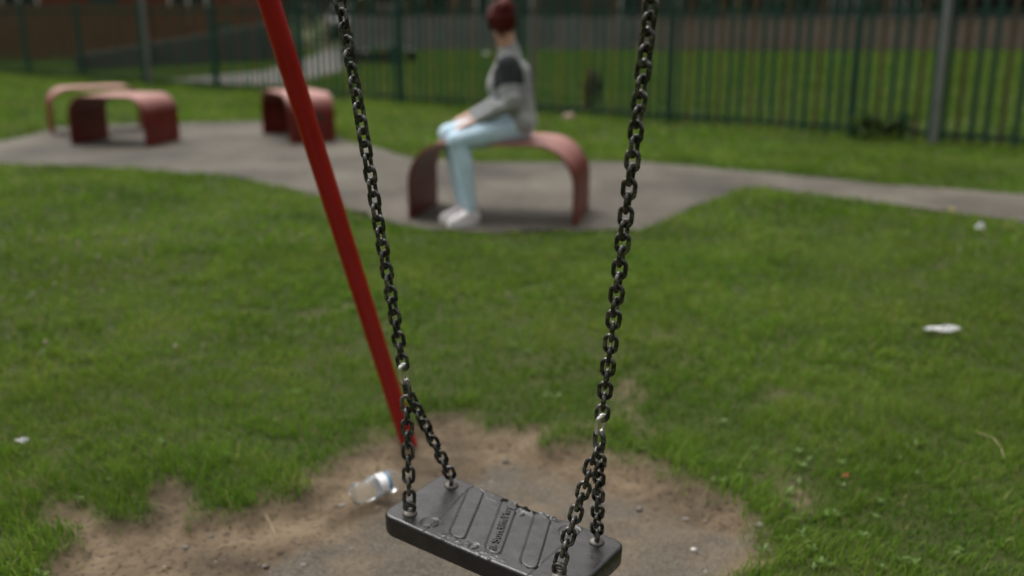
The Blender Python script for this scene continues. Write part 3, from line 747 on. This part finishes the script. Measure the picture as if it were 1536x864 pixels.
head = V((-0.058, 5.955, 1.158)); fdir = V((-0.24, 0.96, -0.05)).normalized(); rgt = fdir.cross(V((0, 0, 1))).normalized(); upv = rgt.cross(fdir)
HB = Matrix((rgt, fdir, upv)).transposed()
bm = bmesh.new()
ico(bm, head, 1, (0.069, 0.083, 0.098), HB)                                   # skull
ico(bm, head + fdir * 0.030 - upv * 0.045, 1, (0.052, 0.055, 0.062), HB)      # jaw
cap(bm, head + fdir * 0.082 - upv * 0.006, 0.010, head + fdir * 0.092 - upv * 0.030, 0.013)  # nose
for s in (-1, 1):
    ico(bm, head + rgt * 0.069 * s - fdir * 0.005 - upv * 0.018, 1, (0.009, 0.017, 0.028), HB)  # ears
    ico(bm, head + rgt * 0.045 * s + fdir * 0.052 - upv * 0.03, 0.024)
cap(bm, head - upv * 0.05 - fdir * 0.02, 0.051, V((-0.02, 5.95, 0.985)), 0.056)
cap(bm, V((-0.02, 5.95, 0.97)), 0.06, V((0.0, 5.95, 0.80)), 0.085)
cap(bm, V((0.0, 5.95, 0.80)), 0.085, V((0.04, 5.955, 0.58)), 0.085)
for s_, e_, w_ in ((shL, elL, wrL), (shR, elR, wrR)):
    cap(bm, V((-0.02, 5.95, 0.92)), 0.05, s_, 0.045); cap(bm, s_, 0.042, e_, 0.034); cap(bm, e_, 0.034, w_, 0.022)
for h_, k_, a_ in ((hipL, kneL, ankL), (hipR, kneR, ankR)):
    cap(bm, h_, 0.07, k_, 0.045); cap(bm, k_, 0.043, a_, 0.028); cap(bm, a_, 0.028, a_ + V((-0.09, -0.045, -0.05)), 0.022)
def hand(w_, fwd, palm_n, side):
    fwd = fwd.normalized(); lat = palm_n.cross(fwd).normalized() * side
    cap(bm, w_, 0.019, w_ + fwd * 0.03, 0.022)
    for k, (ln, r) in enumerate(((0.062, 0.0075), (0.072, 0.008), (0.066, 0.0078), (0.052, 0.007))):
        b0 = w_ + fwd * 0.025 + lat * (k - 1.5) * 0.010; b1 = w_ + fwd * 0.075 + lat * (k - 1.5) * 0.0185
        cap(bm, b0, 0.012, b1, 0.0098)
        m1 = b1 + fwd * ln * 0.5 - palm_n * 0.006; m2 = m1 + (fwd * 0.35 - palm_n * 0.30) * ln + lat * (k - 1.5) * 0.002
        cap(bm, b1, r + 0.001, m1, r); cap(bm, m1, r, m2, r - 0.001)
    t0 = w_ + fwd * 0.02 - lat * 0.016; t1 = t0 + fwd * 0.028 - lat * 0.022; t2 = t1 + fwd * 0.028 - lat * 0.004 - palm_n * 0.006
    cap(bm, t0, 0.0115, t1, 0.0095); cap(bm, t1, 0.0095, t2, 0.0078)
hand(wrL, (kneL - hipL).normalized() * 0.9 + V((-0.2, 0.05, -0.12)), V((-0.1, -0.05, 1)).normalized(), 1)
hand(wrR, V((-1, -0.25, -0.28)), V((-0.2, 0, 1)).normalized(), -1)
body = weld("person", bm, 0.0042, M['skin'], 5, 0.45)
tag(body, "woman with dark red hair sitting sideways in grey sweatshirt and pale jeans", "person")
# hair: cap drawn up into a crown knot, nape left bare
bm = bmesh.new()
ico(bm, head - fdir * 0.014 + upv * 0.016, 1, (0.080, 0.088, 0.096), HB)
ico(bm, head - fdir * 0.045 - upv * 0.030, 1, (0.058, 0.045, 0.058), HB)
ico(bm, head - fdir * 0.050 + upv * 0.062, 1, (0.060, 0.055, 0.050), HB)
for s in (-1, 1): ico(bm, head + rgt * 0.050 * s + upv * 0.028 + fdir * 0.02, 1, (0.03, 0.055, 0.05), HB)
ico(bm, head - fdir * 0.040 - upv * 0.058, 1, (0.046, 0.036, 0.05), HB)
ico(bm, head - fdir * 0.020 + upv * 0.088 + rgt * 0.012, 1, (0.044, 0.046, 0.034), HB)
ico(bm, head - fdir * 0.036 - upv * 0.082, 1, (0.038, 0.032, 0.036), HB)
for s in (-1, 1): ico(bm, head + rgt * 0.052 * s - fdir * 0.018 - upv * 0.022, 1, (0.028, 0.045, 0.045), HB)
for k_ in range(16):
    a_ = random.uniform(0, 6.28); e_ = random.uniform(-0.4, 1.2); q_ = (rgt * math.cos(a_) * math.cos(e_) - fdir * abs(math.sin(a_)) * math.cos(e_) + upv * math.sin(e_))
    ico(bm, head + upv * 0.01 + q_ * 0.078, random.uniform(0.016, 0.026))
hr = weld("hair", bm, 0.006, M['hair'], 4, 0.5, body)
for v_ in hr.data.vertices:
    q_ = v_.co - head; v_.co += q_.normalized() * (0.007 * math.sin(q_.x * 170 + q_.z * 60) * math.sin(q_.y * 140 + q_.z * 90) + random.gauss(0, 0.0012))
for s in (-1, 1):
    bm = bmesh.new(); ico(bm, head + rgt * 0.027 * s + fdir * 0.073 - upv * 0.002, 0.011); obj("eye", bm, M['eye'], body, True)
bm = bmesh.new(); ico(bm, head + fdir * 0.083 - upv * 0.062, 1, (0.020, 0.006, 0.007), HB); obj("mouth", bm, M['lip'], body, True)
# sweatshirt
bm = bmesh.new()
for yy in (5.90, 6.0):
    cap(bm, V((0.035, yy, 0.585)), 0.098, V((0.035, yy, 0.70)), 0.092)
    cap(bm, V((0.035, yy, 0.70)), 0.092, V((-0.012, yy, 0.85)), 0.098)
    cap(bm, V((-0.062, yy, 0.79)), 0.090, V((-0.02, yy, 0.87)), 0.09); cap(bm, V((0.045, yy, 0.62)), 0.098, V((0.022, yy, 0.84)), 0.098)
cap(bm, V((-0.015, 5.90, 0.91)), 0.070, V((-0.015, 6.0, 0.91)), 0.070)
cap(bm, V((-0.012, 5.95, 0.93)), 0.078, V((-0.022, 5.95, 1.003)), 0.060)
for s_, e_, w_ in ((shL, elL, wrL), (shR, elR, wrR)):
    cap(bm, V((-0.015, 5.95, 0.91)), 0.062, s_, 0.060); cap(bm, s_, 0.060, e_, 0.050); cap(bm, e_, 0.050, w_ + (e_ - w_) * 0.06, 0.032)
    mid = e_ * 0.5 + s_ * 0.5; ico(bm, e_ + V((0.005, 0, 0.03)), 0.052); ico(bm, e_ * 0.6 + w_ * 0.4 + V((0, 0, 0.008)), 0.046)
for s in range(5): ico(bm, V((0.05 + 0.006 * s, 5.86 + 0.045 * s, 0.575)), 0.085)
# cut the hem where the thighs start
sh = weld("sweatshirt", bm, 0.007, [M['grey'], M['charcoal']], 6, 0.5, body)
for p in sh.data.polygons:
    c = p.center
    for s_, e_ in ((shL, elL), (shR, elR)):
        d_ = e_ - s_; t = (c - s_).dot(d_) / d_.length_squared; q = (c - s_ - d_ * t).length
        out_ = (c.y - 5.95) * (s_.y - 5.95) > 0 and abs(c.y - 5.95) > 0.085
        if -0.27 < t < 0.52 and q < 0.095 and out_: p.material_index = 1
# jeans
bm = bmesh.new()
for yy in (5.90, 6.02): cap(bm, V((0.045, yy, 0.562)), 0.090, V((0.05, yy, 0.60)), 0.085)
for h_, k_, a_ in ((hipL, kneL, ankL), (hipR, kneR, ankR)):
    md = h_ * 0.55 + k_ * 0.45
    cap(bm, h_, 0.092, md, 0.085); cap(bm, md, 0.085, k_, 0.065); ico(bm, k_ + V((-0.004, 0, 0.0)), 0.062)
    cv = k_ * 0.68 + a_ * 0.32 + V((0.014, 0, 0)); cap(bm, k_, 0.057, cv, 0.057); cap(bm, cv, 0.057, a_ + V((0, 0, 0.012)), 0.039)
weld("jeans", bm, 0.007, M['jean'], 5, 0.5, body)
for a_, td in ((ankL, V((-0.80, -0.55, 0))), (ankR, V((-0.85, -0.5, 0)))):
    td.normalize(); lt = V((-td.y, td.x, 0)); g = V((a_.x, a_.y, 0.006))
    bm = bmesh.new()
    heel = g - td * 0.035 + V((0, 0, 0.04)); toe = g + td * 0.125 + V((0, 0, 0.030)); midp = g + td * 0.055 + V((0, 0, 0.044))
    cap(bm, heel, 0.030, midp, 0.031); cap(bm, midp, 0.031, toe, 0.024); cap(bm, heel + V((0, 0, 0.0)), 0.034, V((a_.x, a_.y, 0.082)), 0.034); cap(bm, midp, 0.034, V((a_.x, a_.y, 0.078)), 0.03)
    shoe = weld("shoe", bm, 0.006, M['shoe'], 4, 0.5, body)
    bm = bmesh.new(); ring = []
    for k in range(24):
        t = 2 * math.pi * k / 24; lx = math.cos(t); ly = math.sin(t)
        ring.append(g + td * (0.045 + 0.112 * lx) + lt * (0.034 + 0.004 * lx) * ly)
    lo_ = [bm.verts.new(p + V((0, 0, 0.0))) for p in ring]; hi_ = [bm.verts.new(p + V((0, 0, 0.024))) for p in ring]
    bm.faces.new(lo_[::-1]); bm.faces.new(hi_)
    for k in range(24): bm.faces.new((lo_[k], lo_[(k + 1) % 24], hi_[(k + 1) % 24], hi_[k]))
    obj("sole", bm, M['sole'], shoe)

# ------------------------------------------------------------------ plants and trees
def leaves(n, fn, size, lo=0.0):
    P = np.array([fn() for _ in range(n)]); 
    d1 = rng.normal(size=(n, 3)); d1 /= np.linalg.norm(d1, axis=1)[:, None]; d2 = np.cross(d1, rng.normal(size=(n, 3))); d2 /= np.linalg.norm(d2, axis=1)[:, None]
    s = size * rng.uniform(0.6, 1.3, n)[:, None]
    Vv = np.stack([P - d1 * s, P + d2 * s * 0.45, P + d1 * s, P - d2 * s * 0.45], 1)
    return Vv, np.arange(n * 4).reshape(n, 4)
def crown_mesh(name, clumps, n, size):
    """clumps: list of (centre, radii); leaves gather toward each clump's shell"""
    wts = np.array([r[0] * r[1] * r[2] for _, r in clumps]) ** 0.7; wts /= wts.sum()
    out, tint = [], []
    for (c, r), w_ in zip(clumps, wts):
        k = max(8, int(n * w_)); d = rng.normal(size=(k, 3)); d /= np.linalg.norm(d, axis=1)[:, None]
        out.append(np.array(c) + d * (rng.random((k, 1)) ** 0.45) * np.array(r)); tint.append(np.clip(rng.normal(0.45 + random.uniform(-.25, .25), 0.22, k), 0, 1))
    P = np.concatenate(out); n = len(P)
    d1 = rng.normal(size=(n, 3)); d1 /= np.linalg.norm(d1, axis=1)[:, None]; d2 = np.cross(d1, rng.normal(size=(n, 3))); d2 /= np.linalg.norm(d2, axis=1)[:, None]
    s = size * rng.uniform(0.6, 1.3, n)[:, None]
    Vv = np.stack([P - d1 * s, P + d2 * s * 0.5, P + d1 * s, P - d2 * s * 0.5], 1).reshape(-1, 3)
    Vv[:, 2] = np.maximum(Vv[:, 2], 0.0)
    me = npmesh(name, Vv, np.arange(n * 4).reshape(n, 4)); add_attr(me, 'tint', np.repeat(np.concatenate(tint), 4)); return me
def bush(name, x, y, rx, ry, h, n, size, mat, label, cat, group=None, stem=True):
    t = empty(name, (x, y, 0)); tag(t, label, cat, group)
    cl = []
    for k in range(14):
        a = random.uniform(0, 6.28); q = random.random() ** 0.5; z = random.uniform(0.15, 0.85) * h
        sc_ = 0.55 + 0.45 * math.sin(math.pi * min(0.95, z / h)); cl.append(((math.cos(a) * q * rx * 0.75 * sc_, math.sin(a) * q * ry * 0.75 * sc_, z), (rx * 0.38, ry * 0.38, h * 0.18)))
    obj("foliage", crown_mesh("foliage", cl, n, size), mat, t)
    bm = bmesh.new()
    for k in range(5):
        a = random.uniform(0, 6.28); tube(bm, (0.02 * math.cos(a), 0.02 * math.sin(a), -0.03), (math.cos(a) * rx * 0.5, math.sin(a) * ry * 0.5, h * 0.75), 0.012 * max(1, h), 0.004, 7)
    obj("stem", bm, M['bark'], t); return t
def tree(x, y, h, r, n, label, mat='leafdark', low=1.0, lsz=0.16):
    t = empty("tree", (x, y, 0)); tag(t, label, "tree", "trees beyond the railings")
    bm = bmesh.new(); pts = [V((0, 0, -0.1)), V((random.uniform(-.1, .1), 0, h * 0.3)), V((random.uniform(-.2, .2), random.uniform(-.2, .2), h * 0.75))]
    tube(bm, pts[0], pts[1], h * 0.028, h * 0.02, 12); tube(bm, pts[1], pts[2], h * 0.02, h * 0.007, 10)
    cl = []
    for k in range(12):
        a = k * 2.4 + random.random(); z = random.uniform(0.25, 0.8) * h; st_ = V((0, 0, z * 0.8)); en = V((math.cos(a) * r * 0.7, math.sin(a) * r * 0.7, z + 0.1 * h))
        tube(bm, st_, en, h * 0.008, h * 0.003, 7)
    for k in range(34):
        a = random.uniform(0, 6.28); z = random.uniform(low, h); f = math.sin(math.pi * min(1, 0.22 + 0.75 * (z - low) / (h - low)))
        q = random.random() ** 0.5 * r * f; s_ = random.uniform(0.22, 0.36) * r
        cl.append(((math.cos(a) * q, math.sin(a) * q, z), (s_, s_, s_ * 0.7)))
    obj("trunk", bm, M['bark'], t); obj("crown", crown_mesh("crown", cl, n, lsz), M[mat], t); return t
bush("weed_clump", 3.60, 9.72, 0.36, 0.2, 0.26, 420, 0.04, M['leafmid'], "dark leafy weed clump at the foot of the railings right of centre", "weed")
bush("young_shrub", 1.02, 12.75, 0.15, 0.15, 0.52, 380, 0.035, M['leafbrown'], "small brownish shrub standing behind the railings past the woman", "shrub")
bush("bush", -7.0, 26.0, 0.75, 0.5, 1.0, 1500, 0.09, M['leafdark'], "dark green bush in front of the long grey boards, just left of the red leg", "bush")
bush("hedge", -5.0, 34.6, 1.2, 0.6, 1.75, 2500, 0.10, M['leafdark'], "dark clipped bush rising above the left end of the grey board fence", "hedge")
bush("hedge", -3.0, 34.8, 1.1, 0.6, 2.0, 2500, 0.10, M['leafdark'], "dark bush behind the grey board fence over the woman's knees", "hedge")
TREES = [(-24, 40, 8, 3.2, "dark tree at the far left edge beyond the timber fence"), (-9.6, 44, 8, 3.4, "dark tree between the red brick house and the parked cars"),
         (10.5, 44, 8, 3.6, "dark tree behind the near end of the pink brick wall"), (16.5, 41, 7, 3.3, "dark tree behind the middle of the pink brick wall"),
         (23.5, 43, 9, 4.0, "dark tree behind the far right end of the pink brick wall"), (-15.5, 47, 9, 3.4, "dark tree standing behind the red brick house")]
for x, y, h, r, lab in TREES: tree(x, y, h, r, 3200, lab, low=0.9)

# ------------------------------------------------------------------ far walls, fences, houses
def board_fence(name, p0, p1, h0, h1, mat, label, cat, bw=0.14, cap_=True):
    p0, p1 = V((*p0, 0)), V((*p1, 0)); L = (p1 - p0).length
    t = empty(name, p0, math.atan2(p1.y - p0.y, p1.x - p0.x)); tag(t, label, cat)
    bm = bmesh.new(); n = int(L / bw)
    for k in range(n):
        x = k * bw; h = h0 + (h1 - h0) * k / n; bbox(bm, x, x + bw - 0.012, -0.011 + random.uniform(-.004, .004), 0.011, 0.03, h + random.uniform(-.012, .012))
    obj("boards", bm, mat, t)
    for k in range(int(L / 2.4) + 1):
        bm = bmesh.new(); bbox(bm, k * 2.4 - 0.05, k * 2.4 + 0.05, 0.05, 0.15, -0.1, h0 + (h1 - h0) * k * 2.4 / L + 0.03); obj("post", bm, mat, t)
    for q in (0.25, 0.8):
        bm = bmesh.new(); vs = bbox(bm, 0, L, 0.013, 0.048, h0 * q - 0.04, h0 * q + 0.04)
        for v in vs:
            if v.co.x > L / 2: v.co.z += (h1 - h0) * q
        obj("rail", bm, mat, t)
    return t
board_fence("timber_fence", (-20, 22.8), (-7.2, 27.6), 1.36, 1.36, M['timber'], "reddish brown timber fence below the brick house far left", "fence")
board_fence("board_fence", (-5.2, 33.2), (4.1, 32.6), 1.08, 1.04, M['greytimber'], "grey vertical board fence across the far grass behind the woman", "fence", 0.16)
t = empty("low_wall", (-8.9, 20.75, 0), math.atan2(3.4, 2.2)); tag(t, "low grey wall whose top slopes up, below the timber fence", "wall")
bm = bmesh.new(); vs = bbox(bm, 0, 5.6, -0.035, 0.035, -0.05, 0.34)
for v in vs:
    if v.co.x > 3 and v.co.z > 0.1: v.co.z = 0.95
obj("wall_face", bm, M['greywall'], t)
for k_ in range(4):
    bm = bmesh.new(); bbox(bm, 0.25 + 1.65 * k_, 0.37 + 1.65 * k_, -0.10, -0.037, -0.05, 0.33 + 0.17 * k_); obj("pier", bm, M['greywall'], t)
t = empty("brick_wall", (4.15, 32.3, 0), 0.0); tag(t, "long low pink brick wall beyond the grass on the right", "wall")
bm = bmesh.new(); bbox(bm, 0, 20, -0.11, 0.11, -0.05, 1.0); obj("wall_face", bm, M['pinkbrick'], t)
bm = bmesh.new(); bbox(bm, -0.02, 20.02, -0.15, 0.15, 1.0, 1.06); obj("coping", bm, M['greytimber'], t)
bm = bmesh.new(); bbox(bm, -0.05, 0.05, -0.05, 0.05, -0.1, 2.3); bbox(bm, -0.09, 0.09, -0.09, 0.09, 2.3, 2.36); tag(obj("gate_post", bm, M['tan']), "tan wooden post behind the pink brick wall", "post"); bpy.data.objects["gate_post"].location = (7.2, 33.2, 0)
bm = bmesh.new(); bbox(bm, -0.05, 0.05, -0.05, 0.05, -0.1, 2.3); bbox(bm, -0.09, 0.09, -0.09, 0.09, 2.3, 2.36)
o = obj("gate_post", bm, M['tan']); o.location = (-1.85, 34.0, 0); tag(o, "tan wooden post behind the grey board fence above the woman's knees", "post")

def house(x, y, w_, d_, h, label, wallmat):
    t = empty("brick_house", (x, y, 0)); tag(t, label, "house", "houses beyond the grass")
    bm = bmesh.new(); bbox(bm, -w_ / 2, w_ / 2, 0, d_, -0.1, h); obj("wall", bm, wallmat, t)
    bm = bmesh.new(); a = [bm.verts.new(p) for p in ((-w_ / 2 - .25, -.3, h + .003), (w_ / 2 + .25, -.3, h + .003), (w_ / 2 + .25, d_ + .3, h + .003), (-w_ / 2 - .25, d_ + .3, h + .003), (-w_ / 2 - .25, d_ / 2, h + 2.2), (w_ / 2 + .25, d_ / 2, h + 2.2))]
    for f in ((0, 1, 5, 4), (2, 3, 4, 5), (0, 4, 3), (1, 2, 5), (0, 3, 2, 1)): bm.faces.new([a[i] for i in f])
    rf = obj("roof", bm, M['roof'], t)
    bm = bmesh.new(); bbox(bm, w_ / 4 - .4, w_ / 4 + .4, d_ / 2 - .3, d_ / 2 + .3, h + 1.2, h + 3); obj("chimney", bm, wallmat, rf)
    nb = max(1, int(w_ / 2.6)); pw = w_ / nb
    for k in range(nb):
        cx_ = -w_ / 2 + pw * (k + 0.5)
        for zz0 in (0.95, 3.5):
            if zz0 < 2 and k % 3 == 1: continue
            bm = bmesh.new()
            for q in ((-.62, -.55), (.55, .62), (-.035, .035)): bbox(bm, cx_ + q[0], cx_ + q[1], -0.05, 0.02, zz0 + .003, zz0 + 1.25)
            for q in ((zz0 - .06, zz0), (zz0 + 1.253, zz0 + 1.32)): bbox(bm, cx_ - .66, cx_ + .66, -0.07, 0.02, q[0], q[1])
            wn = obj("window", bm, M['frame'], t)
            bm = bmesh.new(); bbox(bm, cx_ - .55, cx_ + .55, -0.02, 0.015, zz0 + .01, zz0 + 1.24); obj("pane", bm, M['glass'], wn)
        if k % 3 == 1:
            bm = bmesh.new(); bbox(bm, cx_ - .45, cx_ + .45, -0.05, 0.02, 0, 2.05); dr = obj("door", bm, M['dgreen'], t)
            bm = bmesh.new(); bbox(bm, cx_ + .3, cx_ + .42, -0.09, -0.052, 0.98, 1.02); obj("handle", bm, M['galv'], dr)
house(-13.2, 33.5, 8.2, 7, 5.2, "red brick house above the timber fence at upper left", M['redbrick'])
house(2.2, 46, 9.6, 8, 5.2, "dark brown brick house behind the grey board fence", M['brownbrick'])
house(14.5, 50, 12, 8, 5.2, "dark brown brick house behind the trees on the right", M['brownbrick'])

# dark green bench and bin on the far grass
t = empty("far_bench", (-3.25, 23.9, 0), R(-6)); tag(t, "low dark green bench on the grass beyond the railings, left of the woman", "bench")
bm = bmesh.new(); bbox(bm, -.72, .72, -.2, .2, .40, .45); obj("seat", bm, M['dgreen'], t)
for sx_ in (-.58, .52):
    bm = bmesh.new(); bbox(bm, sx_ - .13, sx_ + .13, -.17, .17, -.02, .398); obj("leg", bm, M['dgreen'], t)
bm = bmesh.new(); bbox(bm, -.6, .6, .1, .14, .06, .30); obj("stretcher", bm, M['dgreen'], t)
bm = bmesh.new(); lathe(bm, [(0.0, 0), (0.12, 0), (0.135, 0.28), (0.15, 0.29), (0.15, 0.31), (0.12, 0.33), (0, 0.34)], 20)
o = obj("planter", bm, M['dgreen']); o.location = (-2.45, 24.8, 0); tag(o, "small dark green tub on the far grass beside the low bench", "tub")

def car(x, y, paint, label):
    t = empty("parked_car", (x, y, 0)); tag(t, label, "car", "cars parked behind the board fence")
    def loft(sections, name, mat, parent):
        bm = bmesh.new(); rings = []
        for (yv, hw, z0, z1, tw) in sections: rings.append([bm.verts.new(p) for p in ((-hw, yv, z0), (hw, yv, z0), (hw, yv, (z0 + z1) / 2), (tw, yv, z1), (-tw, yv, z1), (-hw, yv, (z0 + z1) / 2))])
        for A, B in zip(rings, rings[1:]):
            for k in range(6): bm.faces.new((A[k], A[(k + 1) % 6], B[(k + 1) % 6], B[k]))
        bm.faces.new(rings[0]); bm.faces.new(rings[-1][::-1]); bmesh.ops.recalc_face_normals(bm, faces=bm.faces)
        bmesh.ops.bevel(bm, geom=list(bm.edges), offset=0.04, segments=2, affect='EDGES'); return autosm(obj(name, bm, mat, parent), 40)
    loft([(-2.0, .78, .3, .8, .7), (-1.85, .84, .22, .95, .78), (0.6, .86, .2, .95, .8), (1.7, .82, .22, .82, .74), (2.0, .74, .3, .65, .66)], "body", paint, t)
    loft([(-1.85, .74, .9, .97, .7), (-1.5, .72, .9, 1.44, .56), (0.0, .72, .9, 1.47, .56), (0.75, .72, .9, .97, .68)], "cabin", paint, t)
    bm = bmesh.new(); a = [bm.verts.new(p) for p in ((-.58, -1.80, 1.04), (.58, -1.80, 1.04), (.50, -1.565, 1.38), (-.50, -1.565, 1.38))]; bm.faces.new(a)
    r = bmesh.ops.extrude_face_region(bm, geom=bm.faces[:]); bmesh.ops.translate(bm, vec=(0, -0.03, 0.012), verts=[v for v in r['geom'] if isinstance(v, bmesh.types.BMVert)])
    obj("rear_window", bm, M['glass'], t)
    for sx_ in (-1, 1):
        bm = bmesh.new(); bbox(bm, sx_ * .68 - .09, sx_ * .68 + .09, -1.97, -1.88, .68, .88); obj("tail_light", bm, M['lamp'], t)
        for yv in (-1.25, 1.3):
            bm = bmesh.new(); tube(bm, (sx_ * .70, yv, .3), (sx_ * .88, yv, .3), .3, .3, 24); wl = obj("wheel", bm, M['tyre'], t)
            bm = bmesh.new(); tube(bm, (sx_ * .87, yv, .3), (sx_ * .89, yv, .3), .18, .17, 20); obj("rim", bm, M['galv'], wl)
    bm = bmesh.new(); bbox(bm, -.8, .8, -2.06, -1.96, .36, .52); obj("bumper", bm, M['tyre'], t)
car(-7.25, 46, M['carwhite'], "white parked car showing above the far end of the board fence")
car(-5.35, 47.2, M['carred'], "dark red parked car next to the white one")

# ------------------------------------------------------------------ litter
t = empty("plastic_bottle", (-0.41, 2.335, gz(-0.41, 2.335) + 0.027), 0); tag(t, "crumpled clear plastic bottle with white and blue label lying on the dirt", "bottle")
dirb = V((0.115, 0.085, 0.010)).normalized(); Q = dirb.to_track_quat('Z', 'Y').to_matrix().to_4x4()
bm = bmesh.new(); lathe(bm, [(0.0, 0.004), (0.020, 0.0), (0.027, 0.006), (0.0285, 0.018), (0.0265, 0.026), (0.0285, 0.034), (0.0262, 0.046), (0.0285, 0.058), (0.0285, 0.112), (0.026, 0.122), (0.018, 0.136), (0.0125, 0.145), (0.0125, 0.155)], 28)
for v in bm.verts:
    k = 0.004 * math.sin(v.co.z * 120 + v.co.x * 90) ; v.co.x *= 1 - 0.12 * math.exp(-((v.co.z - 0.075) / 0.02) ** 2) ; v.co.y += k
o = obj("bottle_shell", bm, M['plastic'], t, True); o.matrix_basis = Q
bm = bmesh.new(); lathe(bm, [(0.0290, 0.070), (0.0292, 0.071), (0.0280, 0.080), (0.0292, 0.092), (0.0290, 0.093)], 28); o = obj("label", bm, M['white'], t, True); o.matrix_basis = Q
bm = bmesh.new(); lathe(bm, [(0.0290, 0.0935), (0.0294, 0.094), (0.0294, 0.102), (0.0288, 0.1025)], 28); o = obj("label_band", [bm][0], M['blue'], t, True); o.matrix_basis = Q
bm = bmesh.new(); lathe(bm, [(0.0138, 0.150), (0.0138, 0.164), (0.0125, 0.166), (0.0, 0.166)], 24); o = obj("cap", bm, M['plastic'], t, True); o.matrix_basis = Q

def crumple(name, x, y, lx, ly, rz, mat, label, cat, z=0.03, amp=0.012, thick=0.0008):
    bm = bmesh.new(); n = 12; g = []
    for i in range(n + 1):
        row = []
        for j in range(6):
            u = i / n - .5; v = j / 5 - .5; taper = 1 - 0.45 * max(0, u + 0.1)
            row.append(bm.verts.new((u * lx, v * ly * taper, amp * math.sin(7 * u + 5 * v) + amp * random.uniform(-.5, .5) + amp * 1.2 * (1 - (2 * v) ** 2))))
        g.append(row)
    for i in range(n):
        for j in range(5): bm.faces.new((g[i][j], g[i + 1][j], g[i + 1][j + 1], g[i][j + 1]))
    bmesh.ops.solidify(bm, geom=bm.faces[:], thickness=thick)
    o = obj(name, bm, mat); o.location = (x, y, z); o.rotation_euler = (0, 0, rz); tag(o, label, cat); return o
crumple("wrapper", 1.655, 3.655, 0.135, 0.040, R(2), M['white'], "white crumpled wrapper lying on the lawn on the right", "wrapper", 0.022, 0.006)
crumple("paper_scrap", 2.61, 5.44, 0.045, 0.04, R(30), M['white'], "small pale paper scrap on the grass near the right end of the path", "scrap", 0.04)
crumple("paper_scrap", -1.375, 2.58, 0.034, 0.014, R(8), M['white'], "tiny white paper scrap in the grass at the left edge", "scrap", 0.040, 0.004)
crumple("cigarette_end", -0.795, 2.037, 0.020, 0.009, R(35), M['straw'], "pale butt-sized scrap on the bare dirt bottom left", "scrap", gz(-0.795, 2.037) + 0.004, 0.002)
crumple("fallen_leaf", 0.869, 2.365, 0.022, 0.014, R(50), M['leaforange'], "small orange leaf in the grass right of the dirt", "leaf", 0.038, 0.003)
crumple("fallen_leaf", 2.691, 6.013, 0.05, 0.035, R(10), M['leafyellow'], "small yellow leaf beside the path on the right", "leaf", 0.03, 0.004)
crumple("paper_scrap", -0.262, 13.95, 0.09, 0.06, R(60), M['white'], "pale scrap snagged on the railings beside the woman's chest", "scrap", 0.72, 0.01)
bpy.data.objects[list(o.name for o in COL.objects if o.name.startswith("paper_scrap"))[-1]].location = (*at_s(12.42, -0.035), 0.70)
def stone(x, y, s, mat, label, z=None):
    bm = bmesh.new(); r = bmesh.ops.create_icosphere(bm, subdivisions=2, radius=s)
    for v in bm.verts: v.co *= random.uniform(0.88, 1.1); v.co.z *= 0.7
    o = obj("stone", bm, mat, None, True); o.location = (x, y, (gz(x, y) if z is None else z) + s * 0.3); tag(o, label, "stone"); return o
stone(0.437, 2.141, 0.0075, M['palestone'], "tiny white pebble on the dirt right of the seat")
stone(0.66, 11.62, 0.075, M['pinkstone'], "pinkish stone at the foot of the railings beside the woman", 0)
stone(0.60, 2.17, 0.012, M['pebble'], "grey pebble at the right rim of the dirt")
stone(-0.02, 2.60, 0.011, M['pebble'], "grey pebble in the dirt behind the seat")
stone(0.33, 2.34, 0.009, M['pebble'], "grey pebble in the dirt between chain and lawn")
def stalk(pts, r, mat, label):
    bm = bmesh.new()
    for a, b in zip(pts, pts[1:]): tube(bm, a, b, r, r * 0.8, 6)
    o = obj("dry_stalk", bm, mat, None, True); tag(o, label, "stalk"); return o
stalk([(1.318, 2.617, 0.05), (1.335, 2.55, 0.062), (1.33, 2.49, 0.058), (1.319, 2.447, 0.045)], 0.0009, M['straw'], "single bent straw stalk on the lawn at lower right")
for k, (x, y, dx, dy, lab) in enumerate(((-1.06, 2.30, 0.15, 0.03, "dry straw stalk across the bare dirt, upper of the two at left"), (-1.02, 2.255, 0.17, 0.045, "dry straw stalk across the bare dirt, lower of the two at left"),
                                 (-0.62, 2.26, 0.05, -0.10, "short dry stalk below the grass tuft on the dirt"))):
    stalk([(x, y, gz(x, y) + 0.004), (x + dx * .5, y + dy * .5 + .006, gz(x + dx * .5, y + dy * .5) + 0.007), (x + dx, y + dy, gz(x + dx, y + dy) + 0.004)], 0.0009, M['straw'], lab)
